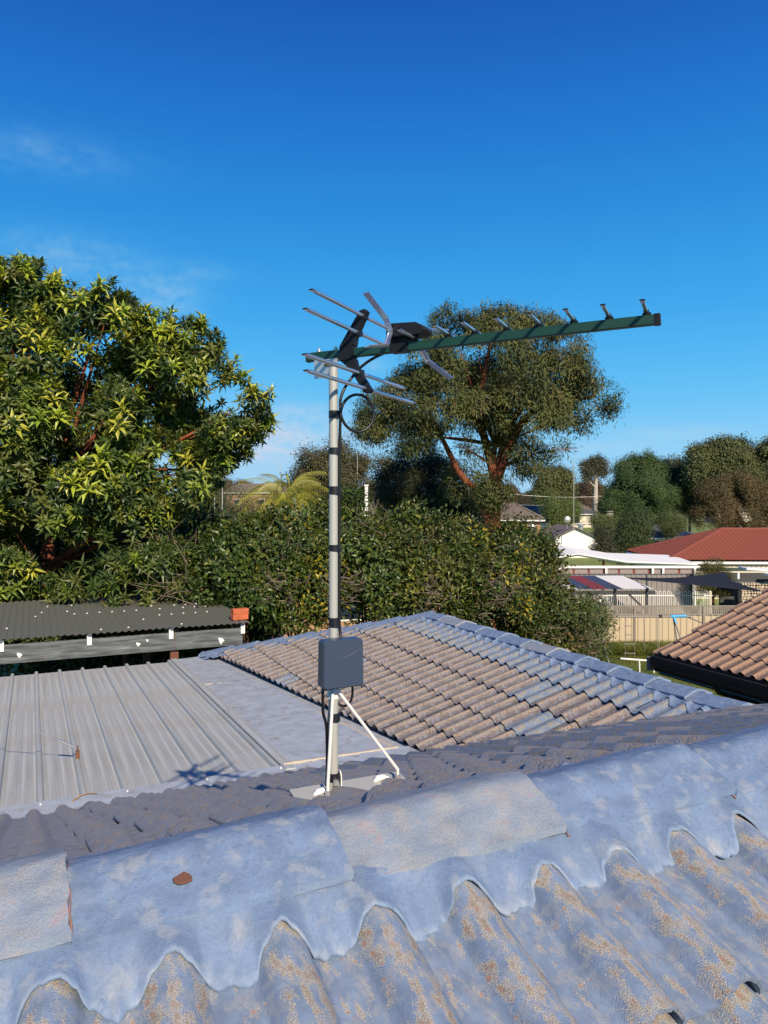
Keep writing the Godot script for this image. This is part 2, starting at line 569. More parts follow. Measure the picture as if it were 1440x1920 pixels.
func make_sky() -> Sky:
	var w := 2048
	var h := 1024
	var im := Image.create(w, h, false, Image.FORMAT_RGB8)
	var stops := [[0.0, Vector3(168, 214, 246)], [3.0, Vector3(150, 212, 250)], [6.0, Vector3(116, 200, 250)], [9.5, Vector3(88, 186, 247)], [13.0, Vector3(68, 170, 240)], [20.0, Vector3(46, 143, 224)], [27.0, Vector3(36, 115, 206)], [33.0, Vector3(29, 94, 184)], [50.0, Vector3(22, 74, 156)], [90.0, Vector3(16, 58, 130)]]
	var f := FastNoiseLite.new()
	f.seed = 5
	f.frequency = 1.0
	f.fractal_octaves = 5
	# thin low clouds: [azimuth, elevation, half width, half height (degrees), strength]
	var puffs := [[-24.0, 22.0, 6.0, 1.3, 0.24], [-22.5, 15.6, 5.0, 1.7, 0.34], [-15.8, 13.8, 2.6, 1.5, 0.42], [-13.0, 15.6, 2.6, 0.7, 0.16], [-7.8, 4.2, 6.5, 1.9, 0.62], [-12.0, 3.2, 5.0, 1.6, 0.5], [-5.8, 6.1, 2.2, 0.5, 0.30], [-1.2, 9.4, 1.6, 0.6, 0.30], [20.6, 4.2, 3.4, 0.5, 0.30], [15.8, 3.3, 3.6, 0.4, 0.22], [-29.0, 12.0, 5.0, 1.2, 0.3]]
	var rng := RandomNumberGenerator.new()
	rng.seed = 44
	for k in 26:
		puffs.append([rng.randf_range(38.0, 322.0), rng.randf_range(2.5, 24.0), rng.randf_range(2.0, 6.0), rng.randf_range(0.5, 1.6), rng.randf_range(0.15, 0.5)])
	for y in h:
		var el := 90.0 - (y + 0.5) / h * 180.0
		var c := Vector3(120, 128, 118)
		if el > 0.0:
			for k in stops.size() - 1:
				if el >= stops[k][0] and el <= stops[k + 1][0]:
					c = stops[k][1].lerp(stops[k + 1][1], (el - stops[k][0]) / (stops[k + 1][0] - stops[k][0]))
		for x in w:
			var q := c
			if el > 0.0 and el < 40.0:
				var az := wrapf((float(x) + 0.5) / w * 360.0, -180.0, 180.0)
				var k := 0.0
				for u in puffs:
					var da := wrapf(az - float(u[0]), -180.0, 180.0) / float(u[2])
					var de := (el - float(u[1])) / float(u[3])
					var r := da * da + de * de
					if r < 5.0:
						var nz := f.get_noise_2d(az * 0.35, el * 1.1) * 0.5 + f.get_noise_2d(az * 1.2 + 40.0, el * 3.0) * 0.4
						k += float(u[4]) * exp(-r) * clampf(0.75 + 1.3 * nz, 0.0, 1.6)
				k = minf(k, 0.8)
				q = q.lerp(Vector3(212, 218, 236), k)
			im.set_pixel(x, y, Color8(int(q.x), int(q.y), int(q.z)))
	var sm := PanoramaSkyMaterial.new()
	sm.panorama = ImageTexture.create_from_image(im)
	var s := Sky.new()
	s.sky_material = sm
	return s


func _ready() -> void:
	# camera: eye 6.5 m above the lawn, looking level with the lens shifted a little down
	var cam := Camera3D.new()
	cam.name = "camera"
	add_child(cam)
	cam.position = Vector3(0, 6.5, 0)
	cam.set_frustum(2.0 * 0.05 * 960.0 / 1450.0, Vector2(0, -0.05 * 35.0 / 1450.0), 0.05, 3000.0)
	cam.current = true

	var env := Environment.new()
	env.background_mode = Environment.BG_SKY
	env.sky = make_sky()
	env.background_energy_multiplier = 0.80
	env.tonemap_mode = Environment.TONE_MAPPER_LINEAR
	env.tonemap_exposure = 1.22
	env.sdfgi_enabled = true
	env.ssao_enabled = true
	env.ssil_enabled = true
	var we := WorldEnvironment.new()
	we.name = "environment"
	we.environment = env
	add_child(we)

	# winter sun behind the viewer's right shoulder
	var sun := DirectionalLight3D.new()
	sun.name = "sun"
	add_child(sun)
	var az := deg_to_rad(21.0)
	var el := deg_to_rad(34.0)
	var to_sun := Vector3(sin(az) * cos(el), sin(el), cos(az) * cos(el))
	sun.look_at_from_position(to_sun * 50.0, Vector3.ZERO, UPV)
	sun.light_energy = 1.6
	sun.light_color = Color(1.0, 0.93, 0.82)
	sun.light_angular_distance = 0.5
	sun.shadow_enabled = true

	make_materials()
	build_ground()
	build_house()
	build_patio_roof()
	build_mast()
	build_antenna()
	build_pergola()
	build_neighbour()
	build_yard()
	build_far_houses()
	build_plants()
	build_far_trees()
	build_poles()


# ---------------------------------------------------------------- ground

func ground_y(x: float, z: float) -> float:
	var d := -z
	var y := 1.5 * (1.0 - smooth(12.0, 30.0, d))
	y += 1.6 * smooth(-4.0, -14.0, x) * smooth(14.0, 30.0, d)
	y += smooth(140.0, 700.0, d) * 4.0 * smooth(-1000.0, 300.0, x + 200.0 * sin(d * 0.004))
	return y


func build_ground() -> void:
	var g := MB.new()
	g.grid(func(u: float, v: float):
		var a := lerpf(-1.0, 1.0, u)
		var b := lerpf(-0.35, 1.0, v)
		var x := signf(a) * pow(absf(a), 2.2) * 1600.0
		var z := -signf(b) * pow(absf(b), 2.2) * 1800.0
		return Vector3(x, ground_y(x, z), z), 120, 120, Vector2(300, 300))
	structure("ground", g, M["lawn"])


# ---------------------------------------------------------------- tiles

func tile_template(cols: int, rows: int, wobble: float, seed_: int) -> MB:
	var f := FastNoiseLite.new()
	f.seed = seed_
	f.frequency = 6.0
	var m := MB.new()
	var top := func(u: float, v: float) -> Vector3:
		var x := u * TW
		var z := v * TL
		var y := roll_height(x if u < 0.9999 else x - 0.0001) + 0.020 * (z / GA) + f.get_noise_2d(x * 4.0, z * 4.0) * wobble
		if u > 0.999:
			y = maxf(y, 0.008 + 0.020 * (z / GA))
		# broken, slightly ragged lower edge
		return Vector3(x, y, z + v * v * f.get_noise_2d(x * 9.0, 33.0) * 0.006)
	# grid() takes u across and v up: run v from the tail to the head so that the face looks outwards
	m.grid(func(u: float, v: float): return top.call(u, 1.0 - v), cols, rows, Vector2(1, 1))
	var th := Vector3(0, -0.010, -0.002)
	for i in cols:
		var a: Vector3 = top.call(float(i) / cols, 1.0)
		var b: Vector3 = top.call(float(i + 1) / cols, 1.0)
		m.quad(a + th, b + th, b, a)
		m.quad(a + th + Vector3(0, 0, -0.1), b + th + Vector3(0, 0, -0.1), b + th, a + th)
	for j in rows:
		var a: Vector3 = top.call(1.0, float(j) / rows)
		var b: Vector3 = top.call(1.0, float(j + 1) / rows)
		m.quad(b + Vector3(0, -0.007, 0), a + Vector3(0, -0.007, 0), a, b)
		a = top.call(0.0, float(j) / rows)
		b = top.call(0.0, float(j + 1) / rows)
		m.quad(a + Vector3(0, -0.014, 0), b + Vector3(0, -0.014, 0), b, a)
	return m


# frame: x across the slope, y out of it, z down it. planes: [point, normal] in that frame; what lies behind one is cut off
func lay_tiles(parent: Node3D, frame: Transform3D, x0: float, x1: float, first: float, courses: int, planes: Array, shapes: Array, mats: Callable, seed_: int, shift := 0.0) -> int:
	var meshes := []
	for s in shapes:
		meshes.append(s.mesh())
	var rng := RandomNumberGenerator.new()
	rng.seed = seed_
	var count := 0
	for r in courses:
		var z := first + r * GA
		var x := x0 - (TW * 0.5 if r % 2 else 0.0) + shift
		while x < x1:
			var k := rng.randi() % shapes.size()
			var t := Transform3D(Basis(Vector3.UP, rng.randf_range(-0.006, 0.006)) * Basis(Vector3.RIGHT, rng.randf_range(-0.008, 0.008)), Vector3(x, rng.randf_range(-0.002, 0.003), z + rng.randf_range(-0.003, 0.003)))
			var mesh: ArrayMesh = meshes[k]
			var cut := false
			var drop := false
			var mm: MB = shapes[k]
			for p in planes:
				var lp: Vector3 = t.affine_inverse() * p[0]
				var ln: Vector3 = t.basis.inverse() * p[1]
				var side := mm.inside(lp, ln)
				if side < 0:
					drop = true
					break
				if side == 0:
					mm = mm.clipped(lp, ln)
					cut = true
					if mm.v.size() == 0:
						drop = true
						break
			if not drop:
				part("tile", mm.mesh() if cut else mesh, mats.call(r, x, rng), parent, frame * t)
				count += 1
			x += TW
	return count


# caps along a ridge: frame x runs along it, y up, z to the side that is seen; slope: fall per metre of the seen side
func lay_caps(parent: Node3D, frame: Transform3D, from: float, to: float, step: float, fall: float, half: float, mats: Array, seed_: int) -> void:
	var f := FastNoiseLite.new()
	f.seed = seed_
	f.frequency = 3.0
	var rng := RandomNumberGenerator.new()
	rng.seed = seed_
	var x := from
	while x < to:
		var m := MB.new()
		var jx := rng.randf_range(-0.004, 0.004)
		var tilt := rng.randf_range(-0.02, 0.02)
		var len := minf(step + 0.03, to - x + 0.03)
		var cap := func(u: float, v: float) -> Vector3:
			var q := lerpf(1.0, -1.0, v)
			var soft := sqrt(q * q + 0.03) - 0.173
			var xx := x + u * len + jx
			var lift := 0.003 + 0.023 * u
			var ww := half * (0.96 + 0.05 * u)
			var nz := f.get_noise_2d(xx * 3.0, q * 1.2 + seed_) * 0.004 + f.get_noise_2d(xx * 14.0, q * 5.0) * 0.0012
			return Vector3(xx + f.get_noise_2d(q * 3.0, x * 9.0) * 0.006 * u, 0.042 + lift - (fall * half * 0.98 + 0.004) * soft * 1.12 + nz + q * tilt * 0.1, q * ww)
		m.grid(func(u: float, v: float): return cap.call(u, v), 14, 22, Vector2(1, 1))
		# the open ends show the thickness of the cap, the long edges too
		for k in 22:
			var a: Vector3 = cap.call(1.0, k / 22.0)
			var b: Vector3 = cap.call(1.0, (k + 1) / 22.0)
			m.quad(a + Vector3(0, -0.018, 0), b + Vector3(0, -0.018, 0), b, a)
		for k in 14:
			var a: Vector3 = cap.call(k / 14.0, 0.0)
			var b: Vector3 = cap.call((k + 1) / 14.0, 0.0)
			m.quad(a + Vector3(0, -0.014, -0.002), b + Vector3(0, -0.014, -0.002), b, a)
			a = cap.call(k / 14.0, 1.0)
			b = cap.call((k + 1) / 14.0, 1.0)
			m.quad(b + Vector3(0, -0.014, 0.002), a + Vector3(0, -0.014, 0.002), a, b)
		made("ridge_cap", m, mats[rng.randi() % mats.size()], parent, frame)
		x += step


# painted pointing that fills the gap between the caps and the rolls of the top course
func lay_pointing(parent: Node3D, frame: Transform3D, from: float, to: float, fall: float, inner: float, outer: float, phase: float, rolls: float, mat: Material, seed_: int, steps_per_m := 90, crack := 1.0) -> void:
	var f := FastNoiseLite.new()
	f.seed = seed_
	f.frequency = 1.0
	f.fractal_octaves = 4
	var m := MB.new()
	var n := int((to - from) * steps_per_m)
	var cosf := sqrt(1.0 + fall * fall)
	var surf := func(x: float, z: float) -> float:
		return -fall * z + roll_height(x - phase) * rolls * cosf + 0.020 * (z * cosf + 0.05) / GA
	var at_ := func(u: float, v: float) -> Vector3:
		var x := lerpf(from, to, u)
		var q := 1.0 - v
		var e := clampf(roll_height(x - phase) / 0.036, 0.0, 1.0) * minf(rolls, 1.0)
		# the filling reaches farther down in the pans than on the rolls
		var ze: float = outer + 0.022 - 0.030 * e + f.get_noise_1d(x * 7.0) * 0.018 + f.get_noise_1d(x * 33.0) * 0.014
		var z := lerpf(inner, ze, minf(q * 1.15, 1.0))
		var top := 0.010
		var gap := maxf(0.0, f.get_noise_1d(x * 4.5 + 50.0) - 0.06) * 0.045
		var low: float = surf.call(x, ze) + 0.004 + gap * crack
		var s := minf(q * 1.15, 1.0)
		var y := lerpf(top, low, pow(s, 1.2)) + f.get_noise_2d(x * 20.0, z * 20.0) * 0.0012
		y = maxf(y, surf.call(x, z) + 0.003 + gap * s * crack)
		if q > 0.999:
			y -= 0.006
			z -= 0.002
		return Vector3(x, y, z)
	m.grid(func(u: float, v: float): return at_.call(u, v), n, 9, Vector2(1, 1))
	made("pointing", m, mat, parent, frame)


func build_house() -> void:
	var h := thing("house", "blue grey tiled house roof in the foreground that carries the antenna mast", "house", HF)
	var R := RIDGE
	# ---- near slope
	var fn := 0.3345
	var cn := sqrt(1.0 + fn * fn)
	var near_fr := Transform3D(Basis(Vector3.RIGHT, Vector3(0, 1, fn) / cn, Vector3(0, -fn, 1) / cn), Vector3(0, R, 0))
	var s := MB.new()
	s.quad(Vector3(-3.2, -0.02, 3.2), Vector3(3.6, -0.02, 3.2), Vector3(3.6, -0.02, 0), Vector3(-3.2, -0.02, 0))
	var slope := made("roof_slope", s, M["underlay"], h, near_fr)
	slope.set_meta("label", "painted slope nearest the viewer, blue grey with sandy worn rolls")
	var near_shapes := [tile_template(44, 12, 0.0035, 3), tile_template(44, 12, 0.0035, 4), tile_template(44, 12, 0.0035, 5)]
	var nm := func(r, x, rng): return M["near_tile_%d" % (rng.randi() % 3)]
	lay_tiles(slope, Transform3D(), -1.55, 2.0, 0.06, 3, [], near_shapes, nm, 21, 0.03)
	# ---- far slope
	var ff := 0.35
	var cf := sqrt(1.0 + ff * ff)
	var far_fr := Transform3D(Basis(Vector3.LEFT, Vector3(0, 1, -ff) / cf, Vector3(0, -ff, -1) / cf), Vector3(0, R, 0))
	s = MB.new()
	s.quad(Vector3(-3.3, -0.02, 3.80), Vector3(3.2, -0.02, 3.80), Vector3(3.2, -0.02, 0), Vector3(-3.3, -0.02, 0))
	var far_slope := made("roof_slope", s, M["underlay"], h, far_fr)
	far_slope.set_meta("label", "streaky grey brown slope falling away behind the ridge")
	var shapes := [tile_template(22, 3, 0.003, 6), tile_template(22, 3, 0.003, 7)]
	# valley line in plan: from (3.52, -2.4) to (2.05, -3.7)
	var va := Vector3(3.52, R - 0.84, -2.40)
	var vb := Vector3(2.05, R - 1.295, -3.70)
	var inv := far_fr.affine_inverse()
	var edge := func(a: Vector3, b: Vector3, inner: Vector3) -> Array:
		var d := b - a
		var nn := Vector3(d.z, 0, -d.x).normalized()
		if nn.dot(inner - a) < 0:
			nn = -nn
		return [Vector3(a.x, 0, a.z), nn]
	var fm := func(r, x, rng): return M["wing_blue"] if x < -0.5 - rng.randf() and rng.randf() < 0.7 else M["far_tile_%d" % (rng.randi() % 3)]
	lay_tiles(far_slope, Transform3D(), -3.6, 1.45, 0.08, 11, [edge.call(inv * va, inv * vb, Vector3(0, 0, 1))], shapes, fm, 22, 0.10)
	# ---- wing
	var fw := 0.31
	var cw := sqrt(1.0 + fw * fw)
	var wing_fr := Transform3D(Basis(Vector3(0, 0, 1), Vector3(-fw, 1, 0) / cw, Vector3(-1, -fw, 0) / cw), Vector3(3.52, R - 0.84, -6.84))
	var wi := wing_fr.affine_inverse()
	var hip_end := Vector3(1.37, R - 0.84 - fw * 2.15, -8.99)
	var eave_end := Vector3(1.90, R - 0.84 - fw * 1.62, -3.80)
	var w0 := wi * Vector3(3.52, R - 0.84, -6.84)
	var w1 := wi * hip_end
	var w2 := wi * eave_end
	var w3 := wi * va
	var mid := (w0 + w1 + w2 + w3) / 4.0
	s = MB.new()
	s.quad(w1 + Vector3(0, -0.02, -0.03), w2 + Vector3(0, -0.02, -0.03), w3 + Vector3(0, -0.02, 0), w0 + Vector3(0, -0.02, 0))
	var wing := made("roof_slope", s, M["underlay"], h, wing_fr)
	wing.set_meta("label", "sunlit wing slope with sandy rolls and dark course lines")
	var ws := [tile_template(22, 2, 0.002, 8), tile_template(22, 2, 0.002, 9)]
	var wm := func(r, x, rng): return M["wing_blue"] if r == 0 or rng.randf() < 0.025 else M["wing_tile_%d" % (rng.randi() % 3)]
	var vl: Array = edge.call(w2, w3, mid)
	vl[0] += Vector3(0, 0, 0.10)
	lay_tiles(wing, Transform3D(), -2.4, 4.6, 0.02, 8, [edge.call(w0, w1, mid), edge.call(w1, w2, mid), vl], ws, wm, 23, 0.0)
	# the two slopes of the wing that face away
	s = MB.new()
	var rb := Vector3(3.52, R - 0.86, -6.84)
	s.quad(Vector3(3.52, R - 0.86, -2.2), rb, Vector3(6.0, R - 1.63, -9.3), Vector3(6.0, R - 1.63, -2.2))
	made("roof_slope", s, M["wing_tile_0"], h)
	s = MB.new()
	s.tri(rb, hip_end + Vector3(0, -0.02, 0), Vector3(6.0, R - 1.63, -9.3))
	made("roof_slope", s, M["wing_tile_1"], h)
	# ---- ridges
	var main := Node3D.new()
	main.name = "main_ridge"
	h.add_child(main)
	main.position = Vector3(0, R, 0)
	lay_pointing(main, Transform3D(), -2.0, 2.3, fn, 0.11, 0.196, 0.03, 1.0, M["roof_paint"], 31, 150)
	lay_pointing(main, Transform3D(Basis(UPV, PI), Vector3.ZERO), -2.3, 2.0, ff, 0.11, 0.17, -3.5, 0.8, M["roof_paint"], 32, 50)
	lay_caps(main, Transform3D(), -1.628, 2.3, 0.4185, fn, 0.138, [M["roof_paint"], M["roof_paint"], M["worn_roof_paint"]], 41)
	# brittle mortar in the cap joints
	var jn := FastNoiseLite.new()
	jn.seed = 90
	jn.frequency = 1.0
	for k in 7:
		var x := -1.628 + 0.4185 * (k + 1) + 0.033
		var pts := PackedVector3Array()
		var rr := PackedFloat32Array()
		for i in 16:
			var q := lerpf(-0.9, 1.04, i / 15.0)
			pts.append(Vector3(x + jn.get_noise_2d(i * 0.6, k * 7.0) * 0.008, 0.0475 - (fn * 0.138 * 0.98 + 0.004) * (sqrt(q * q + 0.03) - 0.173) * 1.12, q * 0.134))
			rr.append(0.0016 + 0.0025 * absf(jn.get_noise_2d(i * 1.7, k * 3.0)))
		var jm := MB.new()
		jm.tube(pts, rr, 6)
		made("joint_mortar", jm, M["joint_red"], main)
	var wr := Node3D.new()
	wr.name = "wing_ridge"
	h.add_child(wr)
	wr.position = Vector3(3.52, R - 0.84, -6.84)
	var wr_fr := Transform3D(Basis(Vector3(0, 0, 1), UPV, Vector3(-1, 0, 0)), Vector3.ZERO)
	lay_pointing(wr, wr_fr, 0.0, 4.6, fw, 0.10, 0.185, -2.4, 1.0, M["roof_paint"], 33, 60, 0.25)
	lay_caps(wr, wr_fr, -0.05, 4.55, 0.405, fw, 0.135, [M["roof_paint"], M["roof_paint"], M["roof_paint"], M["worn_roof_paint"]], 42)
	var hip := Node3D.new()
	hip.name = "hip_ridge"
	h.add_child(hip)
	hip.position = Vector3(3.52, R - 0.84, -6.84)
	var hd := (hip_end - Vector3(3.52, R - 0.84, -6.84))
	var hx := -hd.normalized()
	var hz := hx.cross(UPV).normalized()
	var hip_fr := Transform3D(Basis(hx, hz.cross(hx), hz), hd)
	lay_pointing(hip, hip_fr, 0.0, hd.length(), 0.20, 0.09, 0.21, 0.0, 0.35, M["roof_paint"], 34, 40)
	lay_caps(hip, hip_fr, -0.12, hd.length() - 0.02, 0.40, 0.30, 0.13, [M["roof_paint"]], 43)
	var plug := MB.new()
	plug.slab(PackedVector2Array([Vector2(-0.13, -0.07), Vector2(0.13, -0.07), Vector2(0.09, 0.03), Vector2(0, 0.055), Vector2(-0.09, 0.03)]), hd - hx * 0.14, Basis(-hz, UPV, -hx), 0.02, 0.004)
	made("end_disc", plug, M["roof_paint"], hip)
	# ---- walls under the roof
	s = MB.new()
	s.box(Vector3(0.2, 1.4, -0.2), Vector3(6.2, 2.8, 5.6))
	s.box(Vector3(4.0, 1.2, -5.4), Vector3(3.8, 2.4, 6.0))
	made("wall", s, M["brick_wall"], h)
	# a flake of rusty metal and a blob of sealant lie on the main ridge
	var fl := MB.new()
	var rng := RandomNumberGenerator.new()
	rng.seed = 77
	var pts := PackedVector2Array()
	for k in 9:
		var a := TAU * k / 9.0
		pts.append(Vector2(cos(a) * 0.016, sin(a) * 0.012) * rng.randf_range(0.75, 1.15))
	fl.slab(pts, Vector3.ZERO, Basis(Vector3.RIGHT, Vector3(0, 0, -1), Vector3.UP), 0.0035, 0.0012)
	lone("rust_flake", fl, M["rust"], "small rusty brown flake lying on the foreground ridge cap", "flake", HF * Transform3D(Basis(Vector3.RIGHT, 0.29), Vector3(-0.598, R + 0.0335, 0.079)))


# ---------------------------------------------------------------- metal patio roof between the slopes

func deck_y(z: float) -> float:   # in the frame of the house
	return RIDGE - 1.225 + 0.039 * z


func build_patio_roof() -> void:
	var R := RIDGE
	var org := Vector3(-0.8, 0, -6.5)
	var p := thing("patio_roof", "grey ribbed metal patio roof with flat flashing beside the tiled slopes", "patio roof", HF * Transform3D(Basis(), org))
	var shift := Transform3D(Basis(), -org)
	# cross-section of one sheet: pan with two faint swages, then a rib
	var pitch := 0.262
	var sec := [[0.0, 0.0], [0.072, 0.0], [0.076, 0.003], [0.090, 0.003], [0.094, 0.0], [0.146, 0.0], [0.150, 0.003], [0.164, 0.003], [0.168, 0.0], [0.215, 0.0], [0.222, 0.026], [0.228, 0.031], [0.249, 0.031], [0.255, 0.026], [0.262, 0.0]]
	var z0 := -4.08
	var z1 := -9.04
	for k in 14:
		var m := MB.new()
		var xs := 0.84 - pitch * (k + 1)
		for i in sec.size() - 1:
			var a: Array = sec[i]
			var b: Array = sec[i + 1]
			m.quad(Vector3(xs + a[0], deck_y(z0) + a[1], z0), Vector3(xs + b[0], deck_y(z0) + b[1], z0), Vector3(xs + b[0], deck_y(z1) + b[1], z1), Vector3(xs + a[0], deck_y(z1) + a[1], z1))
		# the end of the rib
		m.quad(Vector3(xs + 0.215, deck_y(z0), z0), Vector3(xs + 0.262, deck_y(z0), z0), Vector3(xs + 0.249, deck_y(z0) + 0.031, z0), Vector3(xs + 0.228, deck_y(z0) + 0.031, z0))
		made("roof_sheet", m, M["deck_metal"], p, shift)
		if k % 2 == 0:
			var sc := MB.new()
			sc.tube(PackedVector3Array([Vector3(xs + 0.238, deck_y(z0) + 0.03, z0 + 0.01), Vector3(xs + 0.238, deck_y(z0) + 0.046, z0 + 0.01)]), PackedFloat32Array([0.009, 0.006]), 8)
			made("screw", sc, M["white_enamel"], p, shift)
	# capping along the right-hand edge of the sheets
	var c := MB.new()
	for seg in [[-4.02, -6.0], [-5.97, -7.7], [-7.67, -9.05]]:
		c.bar(Vector3(0.875, deck_y(seg[0]) + 0.026, seg[0]), Vector3(0.875, deck_y(seg[1]) + 0.026, seg[1]), 0.075, 0.030)
	made("edge_cap", c, M["deck_metal"], p, shift)
	# flat flashing sheets up to the cut tiles of the wing
	var xa := func(z: float) -> float: return lerpf(1.96, 1.42, (z + 3.80) / (-9.0 + 3.80)) + 0.10
	var zs := [-4.02, -5.6, -7.35, -9.12]
	for k in 3:
		var m := MB.new()
		var a: float = zs[k]
		var b: float = zs[k + 1]
		var up := 0.004 * (k + 1)
		m.quad(Vector3(0.90, deck_y(a) + up, a), Vector3(xa.call(a), deck_y(a) + up + 0.02, a), Vector3(xa.call(b - 0.02), deck_y(b) + up + 0.02, b - 0.02), Vector3(0.90, deck_y(b) + up, b - 0.02))
		made("flashing_sheet", m, M["flashing_metal"], p, shift)
	# apron along the eave of the main slope
	for k in 4:
		var m := MB.new()
		var x0 := -2.9 + k * 1.35
		var x1 := x0 + 1.36
		if k == 3:
			x1 = 2.3
		var up := 0.020 + 0.003 * (k % 2)
		m.quad(Vector3(x0, deck_y(-4.13) + up + 0.016, -4.13), Vector3(x0, deck_y(-3.4) + up, -3.4), Vector3(x1, deck_y(-3.4) + up, -3.4), Vector3(x1, deck_y(-4.13) + up + 0.016, -4.13))
		m.quad(Vector3(x0, deck_y(-4.13) + up + 0.016, -4.13), Vector3(x1, deck_y(-4.13) + up + 0.016, -4.13), Vector3(x1, deck_y(-4.13) + 0.004, -4.135), Vector3(x0, deck_y(-4.13) + 0.004, -4.135))
		made("apron_flashing", m, M["flashing_metal"], p, shift)
	# beads of cream sealant
	var f := FastNoiseLite.new()
	f.seed = 3
	f.frequency = 2.0
	var bead := func(a: Vector3, b: Vector3, r: float) -> void:
		var pts := PackedVector3Array()
		var rr := PackedFloat32Array()
		for i in 25:
			var q := a.lerp(b, i / 24.0)
			pts.append(q + Vector3(f.get_noise_1d(i * 0.5 + a.x * 9.0), 0, f.get_noise_1d(i * 0.5 + 40.0 + a.z)) * 0.012)
			rr.append(r * (1.0 + 0.6 * f.get_noise_1d(i * 1.3 + 9.0)))
		var m := MB.new()
		m.tube(pts, rr, 6, true, 0.4)
		made("sealant_bead", m, M["sealant"], p, shift)
	bead.call(Vector3(0.86, deck_y(-4.1) + 0.040, -4.14), Vector3(1.78, deck_y(-4.1) + 0.036, -4.14), 0.022)
	bead.call(Vector3(1.78, deck_y(-4.14) + 0.018, -4.14), Vector3(1.52, deck_y(-6.6) + 0.012, -6.6), 0.022)
	bead.call(Vector3(1.52, deck_y(-6.6) + 0.012, -6.6), Vector3(1.30, deck_y(-9.0) + 0.012, -9.0), 0.018)
	bead.call(Vector3(0.93, deck_y(-7.35) + 0.012, -7.36), Vector3(1.42, deck_y(-7.35) + 0.014, -7.36), 0.012)
	# posts that hold the outer edge
	for x in [-2.7, -0.6]:
		var m := MB.new()
		m.box(Vector3(x, deck_y(-8.9) * 0.5 - 0.01, -8.9), Vector3(0.09, deck_y(-8.9) - 0.02, 0.09))
		made("post", m, M["post_brown"], p, shift)
	var g := MB.new()
	g.bar(Vector3(-2.85, deck_y(-8.98) - 0.075, -9.08), Vector3(1.3, deck_y(-8.98) - 0.075, -9.08), 0.11, 0.09)
	made("gutter", g, M["flashing_metal"], p, shift)

	# stay wire with its tensioner, hooked to a rib
	var hook := Vector3(-0.490, deck_y(-5.0) + 0.03, -5.02)
	var gw := thing("stay_wire", "thin steel stay wire with rusty tensioner hooked to a patio roof rib", "wire", HF * Transform3D(Basis(), hook))
	var m := MB.new()
	m.box(Vector3(0, 0.03, 0), Vector3(0.03, 0.06, 0.02))
	made("bracket", m, M["rust"], gw)
	m = MB.new()
	var ring := PackedVector3Array()
	for i in 13:
		ring.append(Vector3(0, 0.075 + 0.02 * sin(TAU * i / 12.0), 0.02 * cos(TAU * i / 12.0)))
	m.tube(ring, PackedFloat32Array([0.005]), 6, false)
	made("eye_bolt", m, M["rust"], gw)
	m = MB.new()
	m.tube(PackedVector3Array([Vector3(-0.01, 0.082, 0.005), Vector3(-0.04, 0.105, 0.012), Vector3(-0.13, 0.165, 0.035), Vector3(-0.15, 0.178, 0.04)]), PackedFloat32Array([0.004, 0.011, 0.011, 0.004]), 8)
	made("tensioner", m, M["zinc"], gw)
	m = MB.new()
	for k in 2:
		m.tube(PackedVector3Array([Vector3(-0.15, 0.178, 0.04), Vector3(-0.5, 0.385 + 0.012 * k, 0.1), Vector3(-1.9, 1.20 + 0.02 * k, 0.36), Vector3(-3.2, 2.0 + 0.02 * k, 0.6)]), PackedFloat32Array([0.0018]), 5)
	made("wire", m, M["zinc"], gw)
	# a gum leaf blown onto the tiles
	m = MB.new()
	m.grid(func(u: float, v: float):
		var w := sin(PI * pow(u, 0.8)) * 0.012
		return Vector3(lerpf(-0.075, 0.075, u), 0.018 * sin(u * 3.0) + 0.012 * absf(v - 0.5), (0.5 - v) * 2.0 * w), 10, 2)
	lone("fallen_leaf", m, M["dead_leaf"], "single yellow brown fallen leaf on the tiles by the patio roof", "leaf", HF * Transform3D(Basis(UPV, 0.35) * Basis(Vector3.RIGHT, -0.2), Vector3(-0.53, RIDGE - 0.35 * 3.45 + 0.085, -3.45)))


# ---------------------------------------------------------------- mast, box and cable

